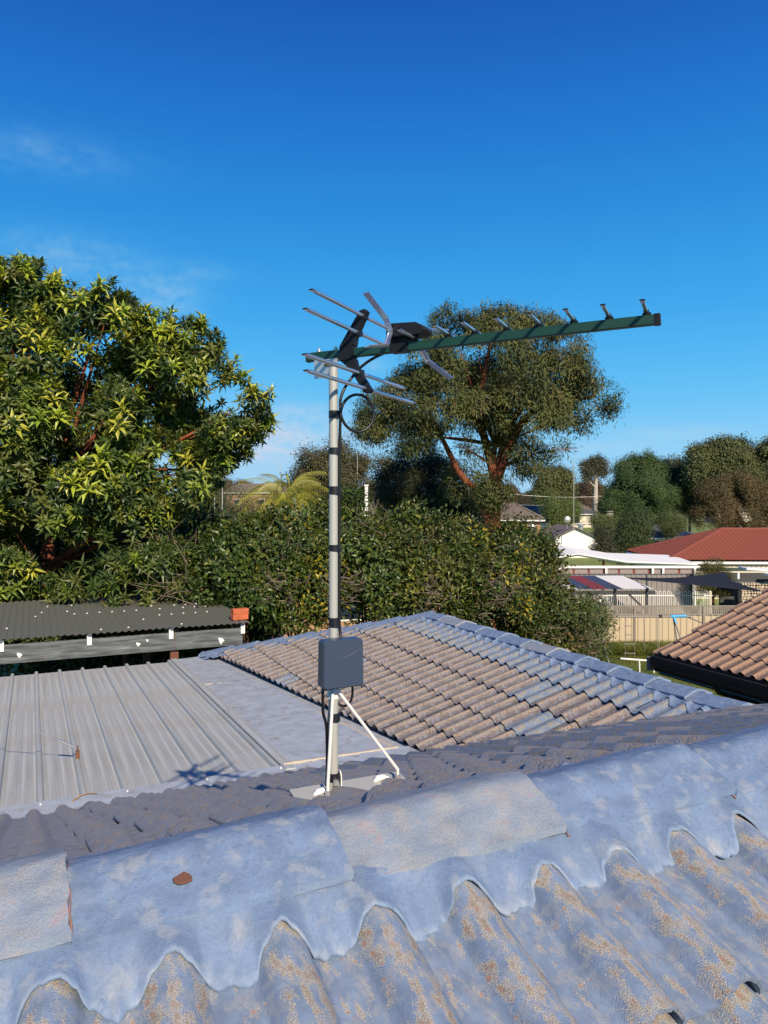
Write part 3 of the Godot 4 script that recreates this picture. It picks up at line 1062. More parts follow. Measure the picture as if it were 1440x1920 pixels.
func build_mast() -> void:
	var foot := Transform3D(Basis(UPV, deg_to_rad(TURN)), Vector3(-0.144, 5.615, -2.2))
	var m := MB.new()
	var mast := thing("antenna_mast", "galvanised antenna mast with black tape bands on a white braced roof mount", "mast", foot)
	var top := 6.858 - 5.615
	m.tube(PackedVector3Array([Vector3(0, 0.02, 0), Vector3(0, top, 0)]), PackedFloat32Array([0.0127]), 20)
	made("pole", m, M["galvanised"], mast)
	m = MB.new()
	m.tube(PackedVector3Array([Vector3(0, 0.055, 0), Vector3(0, 0.42, 0)]), PackedFloat32Array([0.0138]), 20)
	made("sleeve", m, M["galvanised"], mast)
	var yy := func(py: float) -> float: return 6.5 - (py - 925.0) / 1450.0 * 2.2 - 5.615
	for b in [[6.735, 6.713], [6.630, 6.611], [6.520, 6.497], [6.354, 6.336], [6.147, 6.120], [5.876, 5.851], [5.706, 5.681]]:
		m = MB.new()
		var lo: float = b[1] - 5.615
		var hi: float = b[0] - 5.615
		var wob := 0.0005
		m.tube(PackedVector3Array([Vector3(0.0025, lo, 0.001), Vector3(0.0025, lo + 0.001, 0.001), Vector3(0.0025 + wob, (lo + hi) * 0.5, 0.001), Vector3(0.0025, hi - 0.001, 0.001), Vector3(0.0025, hi, 0.001)]), PackedFloat32Array([0.0150, 0.0162, 0.0166, 0.0162, 0.0150]), 20)
		made("tape_band", m, M["black_tape"], mast)
	# white strip label on the sleeve
	m = MB.new()
	m.grid(func(u: float, v: float):
		var a := lerpf(0.15, -0.55, u)
		return Vector3(cos(a) * 0.0141, lerpf(0.185, 0.27, v), -sin(a) * 0.0141), 6, 1)
	made("sticker", m, M["white_enamel"], mast)
	# collar and struts
	m = MB.new()
	m.tube(PackedVector3Array([Vector3(0, 0.302, 0), Vector3(0, 0.304, 0), Vector3(0, 0.334, 0), Vector3(0, 0.338, 0)]), PackedFloat32Array([0.0138, 0.0172, 0.0172, 0.0138]), 20)
	made("collar", m, M["white_enamel"], mast)
	var base_l := Vector3(-0.036, 0.058, 0.052)
	var base_r := Vector3(0.188, 0.062, 0.030)
	for e in [base_l, base_r]:
		m = MB.new()
		var d: Vector3 = e
		var side := signf(d.x)
		m.tube(PackedVector3Array([Vector3(side * 0.001, 0.335, 0.021), Vector3(side * 0.005, 0.333, 0.022), Vector3(side * 0.010, 0.322, 0.022), d + Vector3(0, 0.02, 0), d]), PackedFloat32Array([0.0048, 0.0048, 0.0048, 0.0048, 0.004]), 10)
		made("strut", m, M["white_enamel"], mast)
	# pressed steel foot: a shallow channel across the rolls, turned-down lips front and back
	m = MB.new()
	var tilt := Basis(Vector3.RIGHT, deg_to_rad(7.0))
	var L0 := Vector3(-0.125, 0, 0)
	m.box(tilt * Vector3(0.045, 0.051, 0.018), Vector3(0.340, 0.004, 0.086), tilt)
	m.box(tilt * Vector3(0.045, 0.037, 0.061), Vector3(0.330, 0.030, 0.004), tilt)
	m.box(tilt * Vector3(0.045, 0.037, -0.026), Vector3(0.330, 0.030, 0.004), tilt)
	made("base_channel", m, M["galvanised"], mast)
	for e in [-0.019, 0.019]:
		m = MB.new()
		m.slab(PackedVector2Array([Vector2(-0.016, 0), Vector2(0.016, 0), Vector2(0.014, 0.03), Vector2(0.006, 0.042), Vector2(-0.006, 0.042), Vector2(-0.014, 0.03)]), Vector3(e - 0.0015, 0.052, 0), Basis(Vector3(0, 0, -1), UPV, Vector3.RIGHT), 0.003)
		made("pivot_ear", m, M["white_enamel"], mast)
	for e in [base_l, base_r, Vector3(0.0, 0.070, 0.020)]:
		m = MB.new()
		m.tube(PackedVector3Array([e + Vector3(0, -0.008, 0), e + Vector3(0, 0.006, 0.0)]), PackedFloat32Array([0.0085, 0.0085]), 6)
		made("bolt", m, M["zinc"], mast)
	for e in [Vector3(-0.070, 0.050, 0.030), Vector3(0.120, 0.052, 0.012)]:
		m = MB.new()
		var q: Vector3 = e
		m.tube(PackedVector3Array([q, q + Vector3(0.012, 0.006, 0), q + Vector3(0.03, 0.007, -0.003), q + Vector3(0.05, 0.001, -0.004)]), PackedFloat32Array([0.004, 0.014, 0.013, 0.004]), 8, true, 0.6)
		made("silicone_blob", m, M["silicone"], mast)

	# junction box, with its lid line rising in a wave
	var bx := thing("junction_box", "dark slate plastic junction box strapped to the antenna mast", "box", foot * Transform3D(Basis(), Vector3(0.006, 0.345, 0.030)))
	m = MB.new()
	var poly := PackedVector2Array()
	var w := 0.0590
	var hh := 0.1330
	for cc in [[w - 0.009, hh - 0.009, 0.0], [-w + 0.009, hh - 0.009, 90.0], [-w - 0.002 + 0.009, 0.009, 180.0], [w + 0.002 - 0.009, 0.009, 270.0]]:
		for k in 6:
			var a := deg_to_rad(cc[2] + k * 18.0)
			poly.append(Vector2(cc[0] + cos(a) * 0.009, cc[1] + sin(a) * 0.009))
	m.slab(poly, Vector3(0, 0, -0.012), Basis(), 0.048, 0.0045)
	made("case", m, M["box_slate"], bx)
	m = MB.new()
	var pts := PackedVector3Array()
	for i in 22:
		var u := i / 21.0
		pts.append(Vector3(lerpf(-w - 0.0005, w + 0.0005, u), 0.0865 - 0.006 * sin(u * PI * 1.25 + 0.2) * (1.0 - u * 0.3) + 0.014 * smooth(0.4, 1.0, u), 0.0355))
	m.tube(pts, PackedFloat32Array([0.0013]), 6)
	made("lid_ridge", m, M["box_slate"], bx)
	m = MB.new()
	m.tube(PackedVector3Array([Vector3(-0.006, -0.016, -0.030), Vector3(-0.006, 0.004, -0.030)]), PackedFloat32Array([0.0165]), 18)
	made("pole_clamp", m, M["box_slate"], bx)
	m = MB.new()
	m.tube(PackedVector3Array([Vector3(-0.018, -0.010, -0.020), Vector3(-0.036, -0.010, -0.016)]), PackedFloat32Array([0.005, 0.007]), 8)
	made("clamp_knob", m, M["box_slate"], bx)

	# coaxial cable: from the antenna, one slack loop, taped down the mast and into the box; another out of it to the roof
	m = MB.new()
	var path := PackedVector3Array()
	for q in [[0.128, 1.282, 0.062], [0.112, 1.274, 0.052], [0.094, 1.262, 0.034], [0.074, 1.243, 0.016], [0.052, 1.215, 0.008], [0.030, 1.185, 0.012], [0.017, 1.155, 0.014], [0.0155, 1.130, 0.014]]:
		path.append(Vector3(q[0], q[1], q[2]))
	for i in 31:
		var a := PI + TAU * i / 30.0
		path.append(Vector3(0.0655 + cos(a) * 0.0500, 1.120 + sin(a) * 0.0560 - 0.0004 * i, 0.016 + 0.006 * sin(i / 30.0 * PI)))
	for q in [[0.0163, 1.06, 0.010], [0.0160, 0.95, 0.006], [0.0162, 0.80, 0.005], [0.0160, 0.60, 0.004], [0.0170, 0.52, 0.003], [0.019, 0.49, 0.004], [0.020, 0.46, 0.014]]:
		path.append(Vector3(q[0], q[1], q[2]))
	var sm := curve_through(path, 0.006)
	m.tube(sm, PackedFloat32Array([0.0042]), 8)
	lone("coaxial_cable", m, M["cable_black"], "black coaxial cable looping under the antenna and taped down the mast", "cable", foot)
	m = MB.new()
	m.tube(curve_through(PackedVector3Array([Vector3(0.045, 0.352, 0.03), Vector3(0.047, 0.315, 0.028), Vector3(0.042, 0.290, 0.020), Vector3(0.026, 0.278, 0.006), Vector3(0.008, 0.290, -0.016), Vector3(-0.004, 0.27, -0.019), Vector3(-0.010, 0.20, -0.016), Vector3(-0.011, 0.08, -0.014), Vector3(-0.010, 0.035, -0.020), Vector3(0.03, 0.015, -0.040), Vector3(0.10, 0.020, -0.045), Vector3(0.15, 0.012, -0.055), Vector3(0.17, -0.03, -0.075)]), 0.008), PackedFloat32Array([0.0035]), 8)
	lone("coaxial_cable", m, M["cable_black"], "black cable leaving the right underside of the box in a short loop", "cable", foot)
	m = MB.new()
	m.tube(curve_through(PackedVector3Array([Vector3(-0.042, 0.352, 0.03), Vector3(-0.043, 0.31, 0.03), Vector3(-0.038, 0.27, 0.020), Vector3(-0.024, 0.23, 0.006), Vector3(-0.0185, 0.17, -0.002), Vector3(-0.0185, 0.07, -0.004), Vector3(-0.022, 0.03, -0.012), Vector3(-0.03, 0.012, -0.040), Vector3(-0.03, -0.02, -0.07)]), 0.008), PackedFloat32Array([0.0042]), 8)
	lone("coaxial_cable", m, M["cable_black"], "black cable dropping from the left underside of the box to the mount", "cable", foot)


func curve_through(p: PackedVector3Array, step: float) -> PackedVector3Array:
	var c := Curve3D.new()
	c.bake_interval = step
	for i in p.size():
		var t := (p[mini(i + 1, p.size() - 1)] - p[maxi(i - 1, 0)]) / 6.0
		c.add_point(p[i], -t, t)
	return c.get_baked_points()


# ---------------------------------------------------------------- antenna

func rod(a: Vector3, b: Vector3, r: float) -> MB:
	# a tube whose ends are pinched flat
	var m := MB.new()
	var d := (b - a).normalized()
	m.tube(PackedVector3Array([a + d * 0.022, b - d * 0.022]), PackedFloat32Array([r]), 12, false)
	for e in [[a, d], [b, -d]]:
		var p0: Vector3 = e[0]
		var dd: Vector3 = e[1]
		var side := Vector3.UP.cross(dd).normalized()
		var up := dd.cross(side)
		m.grid(func(u: float, v: float):
			var ang: float = TAU * u * (1.0 if dd == d else 1.0)
			var flat_ := smooth(0.0, 1.0, v)
			var rx := lerpf(r * 1.42, r, flat_)
			var ry := lerpf(r * 0.35, r, flat_)
			return p0 + dd * 0.022 * v + (side * cos(ang) * rx + up * sin(ang) * ry), 12, 4)
	return m


func strip(pts: PackedVector3Array, w: float, th: float, wide: Vector3) -> MB:
	var m := MB.new()
	for i in pts.size() - 1:
		var a := pts[i]
		var b := pts[i + 1]
		var d := (b - a).normalized()
		var x := (wide - d * wide.dot(d)).normalized()
		var ext := d * (w * 0.22)
		m.box((a + b) * 0.5, Vector3(w, th, a.distance_to(b) + w * 0.42), Basis(x, d.cross(x), d))
		# rolled rims
		for s in [-1.0, 1.0]:
			m.box((a + b) * 0.5 + x * s * (w * 0.5 - th * 0.6) + d.cross(x) * th * 0.9, Vector3(th * 1.2, th * 1.6, a.distance_to(b) + w * 0.40), Basis(x, d.cross(x), d))
	return m


func build_antenna() -> void:
	var z := Vector3(-0.39, 0, 0.9208).normalized()
	var x := Vector3(0.9204, 0.0285, 0.3898)
	x = (x - z * x.dot(z)).normalized()
	var fr := Transform3D(Basis(x, z.cross(x), z), Vector3(-0.222, 6.8975, -2.27))
	var an := thing("tv_antenna", "television antenna with dark green boom and silver elements on the mast top", "antenna", fr)
	var m := MB.new()
	var hw := 0.0105
	var hh := 0.0125
	var sq := PackedVector2Array([Vector2(-hw, -hh), Vector2(hw, -hh), Vector2(hw, hh), Vector2(-hw, hh)])
	m.slab(PackedVector2Array([Vector2(-hw, -hh + 0.002), Vector2(-hw + 0.002, -hh), Vector2(hw - 0.002, -hh), Vector2(hw, -hh + 0.002), Vector2(hw, hh - 0.002), Vector2(hw - 0.002, hh), Vector2(-hw + 0.002, hh), Vector2(-hw, hh - 0.002)]), Vector3(0, 0, 0), Basis(Vector3(0, 0, -1), UPV, Vector3.RIGHT), 0.962)
	made("boom", m, M["boom_green"], an)
	for e in [[-0.004, 0.006], [0.960, 0.016]]:
		m = MB.new()
		m.slab(PackedVector2Array([Vector2(-hw - 0.001, -hh - 0.001), Vector2(hw + 0.001, -hh - 0.001), Vector2(hw + 0.001, hh + 0.001), Vector2(-hw - 0.001, hh + 0.001)]), Vector3(e[0], 0, 0), Basis(Vector3(0, 0, -1), UPV, Vector3.RIGHT), e[1], 0.002)
		made("end_cap", m, M["black_plastic"], an)
	# directors
	for k in [0.334, 0.432, 0.507, 0.594, 0.680, 0.767, 0.854, 0.943]:
		var y := hh + 0.0105
		var d := made("director", rod(Vector3(k, y, -0.125), Vector3(k, y, 0.125), 0.0050), M["aluminium"], an)
		m = MB.new()
		m.box(Vector3(k + 0.001, hh + 0.003, 0), Vector3(0.020, 0.006, 0.017))
		m.tube(PackedVector3Array([Vector3(k, y, -0.010), Vector3(k, y, 0.010)]), PackedFloat32Array([0.0066]), 10)
		m.tube(PackedVector3Array([Vector3(k, y + 0.003, 0), Vector3(k, y + 0.009, 0)]), PackedFloat32Array([0.003]), 6)
		made("clip", m, M["black_plastic"], d)
	# reflector holder: two swept arms clamped to the boom
	var kr := 0.125
	m = MB.new()
	m.box(Vector3(kr + 0.004, 0, 0), Vector3(0.040, 0.040, 0.030))
	m.box(Vector3(kr + 0.024, 0.002, 0), Vector3(0.008, 0.030, 0.032))
	made("reflector_clamp", m, M["black_plastic"], an)
	for s in [1.0, -1.0]:
		m = MB.new()
		var off := 0.004 if s > 0 else 0.010
		m.slab(PackedVector2Array([Vector2(kr - 0.020, s * 0.018), Vector2(kr + 0.030, s * 0.018), Vector2(kr + 0.034, s * 0.040), Vector2(kr + 0.068 + off, s * 0.112), Vector2(kr + 0.060 + off, s * 0.120), Vector2(kr + 0.044 + off, s * 0.117), Vector2(kr + 0.012, s * 0.045)]) if s > 0 else PackedVector2Array([Vector2(kr + 0.012, s * 0.045), Vector2(kr + 0.044 + off, s * 0.117), Vector2(kr + 0.060 + off, s * 0.120), Vector2(kr + 0.068 + off, s * 0.112), Vector2(kr + 0.034, s * 0.040), Vector2(kr + 0.030, s * 0.018), Vector2(kr - 0.020, s * 0.018)]), Vector3(0, 0, -0.012), Basis(), 0.024, 0.003)
		made("reflector_arm", m, M["black_plastic"], an)
	for q in [[0.057, 0.101, 0.315], [0.038, 0.056, 0.315], [0.040, -0.060, 0.33], [0.060, -0.106, 0.36]]:
		var rd := made("reflector_rod", rod(Vector3(kr + q[0], q[1], -q[2] * 1.05), Vector3(kr + q[0], q[1], q[2]), 0.0056), M["aluminium"], an)
		m = MB.new()
		m.box(Vector3(kr + q[0], q[1] - signf(q[1]) * 0.002, 0), Vector3(0.017, 0.015, 0.026))
		made("rod_clip", m, M["black_plastic"], rd)
		m = MB.new()
		m.tube(PackedVector3Array([Vector3(kr + q[0] - 0.001, q[1] + 0.001, 0.012), Vector3(kr + q[0] - 0.001, q[1] + 0.001, 0.017)]), PackedFloat32Array([0.004]), 8)
		made("screw", m, M["zinc"], rd)
	# feed box with its driven element: four bent strips
	m = MB.new()
	var poly := PackedVector2Array([Vector2(-0.058, 0.010), Vector2(-0.048, 0.0), Vector2(0.046, 0.0), Vector2(0.058, 0.012), Vector2(0.058, 0.020), Vector2(0.030, 0.036), Vector2(-0.040, 0.040), Vector2(-0.056, 0.034)])
	m.slab(poly, Vector3(0.318, hh + 0.012, -0.034), Basis(), 0.068, 0.006)
	made("feed_box", m, M["black_plastic"], an)
	m = MB.new()
	m.box(Vector3(0.292, 0.010, 0), Vector3(0.050, 0.048, 0.032))
	made("feed_clamp", m, M["black_plastic"], an)
	for q in [[[0.276, 0.043, 0.036], [0.276, 0.070, 0.066], [0.270, 0.112, 0.178]], [[0.276, 0.036, 0.036], [0.274, -0.004, 0.060], [0.262, -0.022, 0.160]], [[0.330, 0.036, -0.036], [0.345, 0.060, -0.075], [0.372, 0.072, -0.165]], [[0.328, 0.020, -0.036], [0.345, -0.030, -0.075], [0.375, -0.066, -0.185]]]:
		var pts := PackedVector3Array()
		for e in q:
			pts.append(Vector3(e[0], e[1], e[2]))
		made("dipole_arm", strip(pts, 0.0155, 0.0018, Vector3(1, 0.25, 0)), M["aluminium"], an)
	# mast clamp: folded plate, two U-bolts, nuts
	m = MB.new()
	m.slab(PackedVector2Array([Vector2(-0.028, -0.046), Vector2(0.046, -0.046), Vector2(0.046, 0.006), Vector2(-0.028, 0.006)]), Vector3(0.055, -hh - 0.008, 0.015), Basis(), 0.003, 0.0008)
	made("clamp_plate", m, M["zinc"], an)
	m = MB.new()
	m.box(Vector3(0.064, -hh - 0.002, 0), Vector3(0.074, 0.003, 0.034))
	made("clamp_saddle", m, M["zinc"], an)
	for e in [0.036, 0.090]:
		m = MB.new()
		m.tube(PackedVector3Array([Vector3(e, -hh - 0.012, 0.0), Vector3(e, hh + 0.012, 0.0)]), PackedFloat32Array([0.0032]), 8)
		m.tube(PackedVector3Array([Vector3(e, hh + 0.001, 0), Vector3(e, hh + 0.007, 0)]), PackedFloat32Array([0.0068]), 6)
		made("bolt", m, M["zinc"], an)
	m = MB.new()
	m.tube(PackedVector3Array([Vector3(0.062, -0.030, 0.020), Vector3(0.098, -0.033, 0.020)]), PackedFloat32Array([0.0034]), 8)
	m.tube(PackedVector3Array([Vector3(0.094, -0.0327, 0.020), Vector3(0.101, -0.0333, 0.020)]), PackedFloat32Array([0.007]), 6)
	made("brass_bolt", m, M["brass"], an)


# ---------------------------------------------------------------- timber pergola with corrugated roof

func corrugated(x0: float, x1: float, z0: float, z1: float, y0: float, y1: float, pitch: float, amp: float) -> MB:
	var m := MB.new()
	var n := int((x1 - x0) / pitch * 6.0)
	m.grid(func(u: float, v: float):
		var x := lerpf(x0, x1, u)
		return Vector3(x, lerpf(y0, y1, v) + amp * sin(TAU * x / pitch), lerpf(z0, z1, v)), n, 1)
	return m


func build_pergola() -> void:
	var org := Vector3(-1.0, 0, -11.0)
	var p := thing("pergola", "low pergola with dark corrugated roof and grey timber beam behind the patio roof", "pergola", HF * Transform3D(Basis(), org))
	var sh := Transform3D(Basis(), -org)
	var y := RIDGE - 1.215
	for k in 7:
		var x1 := 2.02 - k * 0.79
		made("roof_sheet", corrugated(x1 - 0.80, x1, -9.50, -12.75, y + 0.004 * (k % 2), y + 0.06 + 0.004 * (k % 2), 0.088, 0.010), M["pergola_sheet"], p, sh)
	var m := MB.new()
	m.box(Vector3(-0.75, y - 0.20, -9.62), Vector3(5.36, 0.24, 0.045))
	made("front_beam", m, M["grey_timber"], p, sh)
	m = MB.new()
	m.box(Vector3(-0.75, y - 0.15, -12.5), Vector3(5.36, 0.20, 0.045))
	made("rear_beam", m, M["grey_timber"], p, sh)
	for x in [-2.2, -1.155, -0.116, 0.933, 1.93]:
		m = MB.new()
		m.box(Vector3(x, y - 0.075, -11.15), Vector3(0.045, 0.10, 3.0))
		var r := made("rafter", m, M["grey_timber"], p, sh)
		m = MB.new()
		m.box(Vector3(x, y - 0.088, -9.585), Vector3(0.058, 0.145, 0.025))
		made("painted_end", m, M["white_paint"], r)
	for q in [[0.99, -9.68], [-3.0, -9.68], [0.99, -12.45], [-3.0, -12.45]]:
		m = MB.new()
		m.box(Vector3(q[0], (y - 0.05) * 0.5, q[1]), Vector3(0.11, y - 0.05, 0.06))
		var po := made("post", m, M["post_brown"], p, sh)
		if q[1] > -10.0:
			for h in [0.10, 0.18, 0.27]:
				m = MB.new()
				m.tube(PackedVector3Array([Vector3(q[0], y - h, q[1] + 0.028), Vector3(q[0], y - h, q[1] + 0.085)]), PackedFloat32Array([0.012]), 8)
				made("bolt", m, M["rust"], po)
	# roofing screws with pale washers
	m = MB.new()
	var rng := RandomNumberGenerator.new()
	rng.seed = 8
	for i in 60:
		for j in 4:
			if rng.randf() < 0.28:
				var x := 1.95 - i * 0.088 + 0.022
				var z := -9.68 - j * 0.85 + rng.randf_range(-0.02, 0.02) + (0.3 if i % 2 else 0.0)
				if x > -3.4 and z > -12.7 and z < -9.52:
					var yy := y + 0.011 + 0.06 * (-9.5 - z) / 3.25
					m.tube(PackedVector3Array([Vector3(x, yy, z), Vector3(x, yy + 0.012, z)]), PackedFloat32Array([0.016, 0.010]), 7)
	stuff(made("roofing_screws", m, M["white_paint"], p, sh))
	# splashes of white paint on the beam
	for q in [[-0.95, 0.18, 0.04], [-2.0, 0.24, 0.03], [0.50, 0.16, 0.035], [0.62, 0.12, 0.02], [1.62, 0.20, 0.055], [-1.4, 0.12, 0.02]]:
		m = MB.new()
		var pl := PackedVector2Array()
		for k in 8:
			pl.append(Vector2(cos(TAU * k / 8.0), sin(TAU * k / 8.0) * 1.1) * q[2] * (0.95 if k % 3 == 0 else rng.randf_range(0.45, 0.7)))
		m.slab(pl, Vector3(q[0], y - q[1] - 0.04, -9.5985), Basis(), 0.003)
		made("paint_splash", m, M["white_paint"], p, sh)
	# two house bricks weigh down the corner
	for k in 2:
		m = MB.new()
		m.slab(PackedVector2Array([Vector2(-0.115, -0.055), Vector2(0.115, -0.055), Vector2(0.115, 0.055), Vector2(-0.115, 0.055)]), Vector3.ZERO, Basis(Vector3.RIGHT, Vector3(0, 0, -1), UPV), 0.076, 0.004)
		var b := lone("brick", m, M["brick_clay"], ["orange clay brick lying on the corner of the corrugated pergola roof", "orange clay brick stacked on top of another on the pergola corner"][k], "brick", house_at(1.93 + 0.006 * k, y + 0.013 + 0.0785 * k, -9.78) * Transform3D(Basis(UPV, 0.12 - 0.03 * k), Vector3.ZERO))


# ---------------------------------------------------------------- neighbour's roof at the right

func build_neighbour() -> void:
	var e := Vector3(0.415, 0, 0.91).normalized()
	var up := Vector3(0.91, 0, -0.415).normalized()
	var fall := 0.35
	var c := sqrt(1.0 + fall * fall)
	var corner := Vector3(3.52, 4.43, -10.0)
	var base := Transform3D(Basis(up, UPV, e), Vector3(corner.x, ground_y(corner.x, corner.z), corner.z))   # x into the house, z towards the viewer
	var h := thing("house", "neighbour's brown tiled roof with black gutter at the right edge", "house", base)
	var y0 := corner.y - base.origin.y
	var run := 2.62
	var fr := Transform3D(Basis(Vector3(0, 0, 1), Vector3(-fall, 1, 0) / c, Vector3(-1, -fall, 0) / c), Vector3(run, y0 + fall * run, 0))
	var m := MB.new()
	m.quad(Vector3(0.02, -0.025, run * c - 0.02), Vector3(4.2, -0.025, run * c - 0.02), Vector3(4.2, -0.025, 0), Vector3(0.02, -0.025, 0))
	var s := made("roof_slope", m, M["underlay"], h, fr)
	var sh := [tile_template(22, 2, 0.003, 15), tile_template(22, 2, 0.003, 16)]
	lay_tiles(s, Transform3D(), 0.0, 3.4, -0.02, 8, [[Vector3(-0.01, 0, 0), Vector3.RIGHT]], sh, func(r, x, rng): return M["neighbour_tile_%d" % (rng.randi() % 2)], 51, 0.0)
	m = MB.new()
	m.quad(Vector3(run, y0 + fall * run, 0.0), Vector3(run, y0 + fall * run, 4.2), Vector3(run * 2.4, y0 + fall * run, 4.2), Vector3(run * 2.4, y0 + fall * run, 0.0))
	made("roof_slope", m, M["neighbour_tile_0"], h)
	# black quad gutter along the eave, with a rolled front bead
	m = MB.new()
	m.bar(Vector3(-0.075, y0 - 0.085, 0.02), Vector3(-0.075, y0 - 0.085, 4.2), 0.085, 0.125)
	m.tube(PackedVector3Array([Vector3(-0.118, y0 - 0.02, 0.02), Vector3(-0.118, y0 - 0.02, 4.2)]), PackedFloat32Array([0.008]), 6)
	made("gutter", m, M["gutter_black"], h)
	m = MB.new()
	m.box(Vector3(-0.010, y0 - 0.105, 2.1), Vector3(0.05, 0.23, 4.2))
	made("fascia", m, M["gutter_black"], h)
	m = MB.new()
	m.box(Vector3(-0.06, y0 - 0.13, -0.03), Vector3(0.10, 0.17, 0.05))
	made("fascia_end", m, M["grey_timber_plain"], h)
	m = MB.new()
	m.box(Vector3(0.30, y0 - 0.245, 2.1), Vector3(0.62, 0.02, 4.1))
	made("soffit", m, M["gutter_black"], h)
	m = MB.new()
	m.box(Vector3(1.95, (y0 - 0.3) * 0.5, 2.4), Vector3(2.7, y0 - 0.3, 3.6))
	made("wall", m, M["gutter_black"], h)
	m = MB.new()
	m.tube(PackedVector3Array([Vector3(-0.03, y0 - 0.15, 0.95), Vector3(0.06, y0 - 0.28, 0.95), Vector3(0.30, y0 - 0.36, 0.95), Vector3(0.52, y0 - 0.5, 0.95), Vector3(0.55, 0.05, 0.95)]), PackedFloat32Array([0.04]), 8)
	made("downpipe", m, M["gutter_black"], h)


# ---------------------------------------------------------------- yard behind: fences, swing, pergola, pool fence

func sheet_fence(called: String, label: String, x0: float, x1: float, z: float, y0: float, y1: float, step: float, mat: Material, post_mat: Material, posts: Array, lattice := 0.0) -> Node3D:
	var f := thing(called, label, "fence", at(x0, y0, z))
	var h := y1 - y0 - lattice
	var x := 0.0
	var sheet := MB.new()
	# one rib of a folded steel sheet
	var sec := [[0.0, 0.0], [step * 0.42, 0.0], [step * 0.5, -0.028], [step * 0.88, -0.028], [step, 0.0]]
	for i in sec.size() - 1:
		sheet.quad(Vector3(sec[i][0], 0, sec[i][1]), Vector3(sec[i + 1][0], 0, sec[i + 1][1]), Vector3(sec[i + 1][0], h, sec[i + 1][1]), Vector3(sec[i][0], h, sec[i][1]))
	var sm := sheet.mesh()
	while x < x1 - x0 - 0.01:
		part("fence_sheet", sm, mat, f, at(x, 0, 0))
		x += step
	for q in posts:
		var m := MB.new()
		m.box(Vector3(q - x0, (y1 - y0) * 0.5, 0.012), Vector3(0.075, y1 - y0 + 0.02, 0.06))
		made("post", m, post_mat, f)
	for q in [0.02, h]:
		var m := MB.new()
		m.box(Vector3((x1 - x0) * 0.5, q, 0.0), Vector3(x1 - x0, 0.05, 0.045))
		made("rail", m, post_mat, f)
	if lattice > 0.0:
		var m := MB.new()
		m.box(Vector3((x1 - x0) * 0.5, y1 - y0, 0.0), Vector3(x1 - x0, 0.045, 0.05))
		made("rail", m, post_mat, f)
		m = MB.new()
		for k in 5:
			m.box(Vector3((x1 - x0) * 0.5, h + lattice * (k + 0.8) / 5.6, 0.004), Vector3(x1 - x0, 0.030, 0.006))
		var xx := 0.05
		while xx < x1 - x0:
			m.box(Vector3(xx, h + lattice * 0.5, -0.004), Vector3(0.034, lattice, 0.006))
			xx += 0.085
		stuff(made("lattice", m, post_mat, f))
	return f


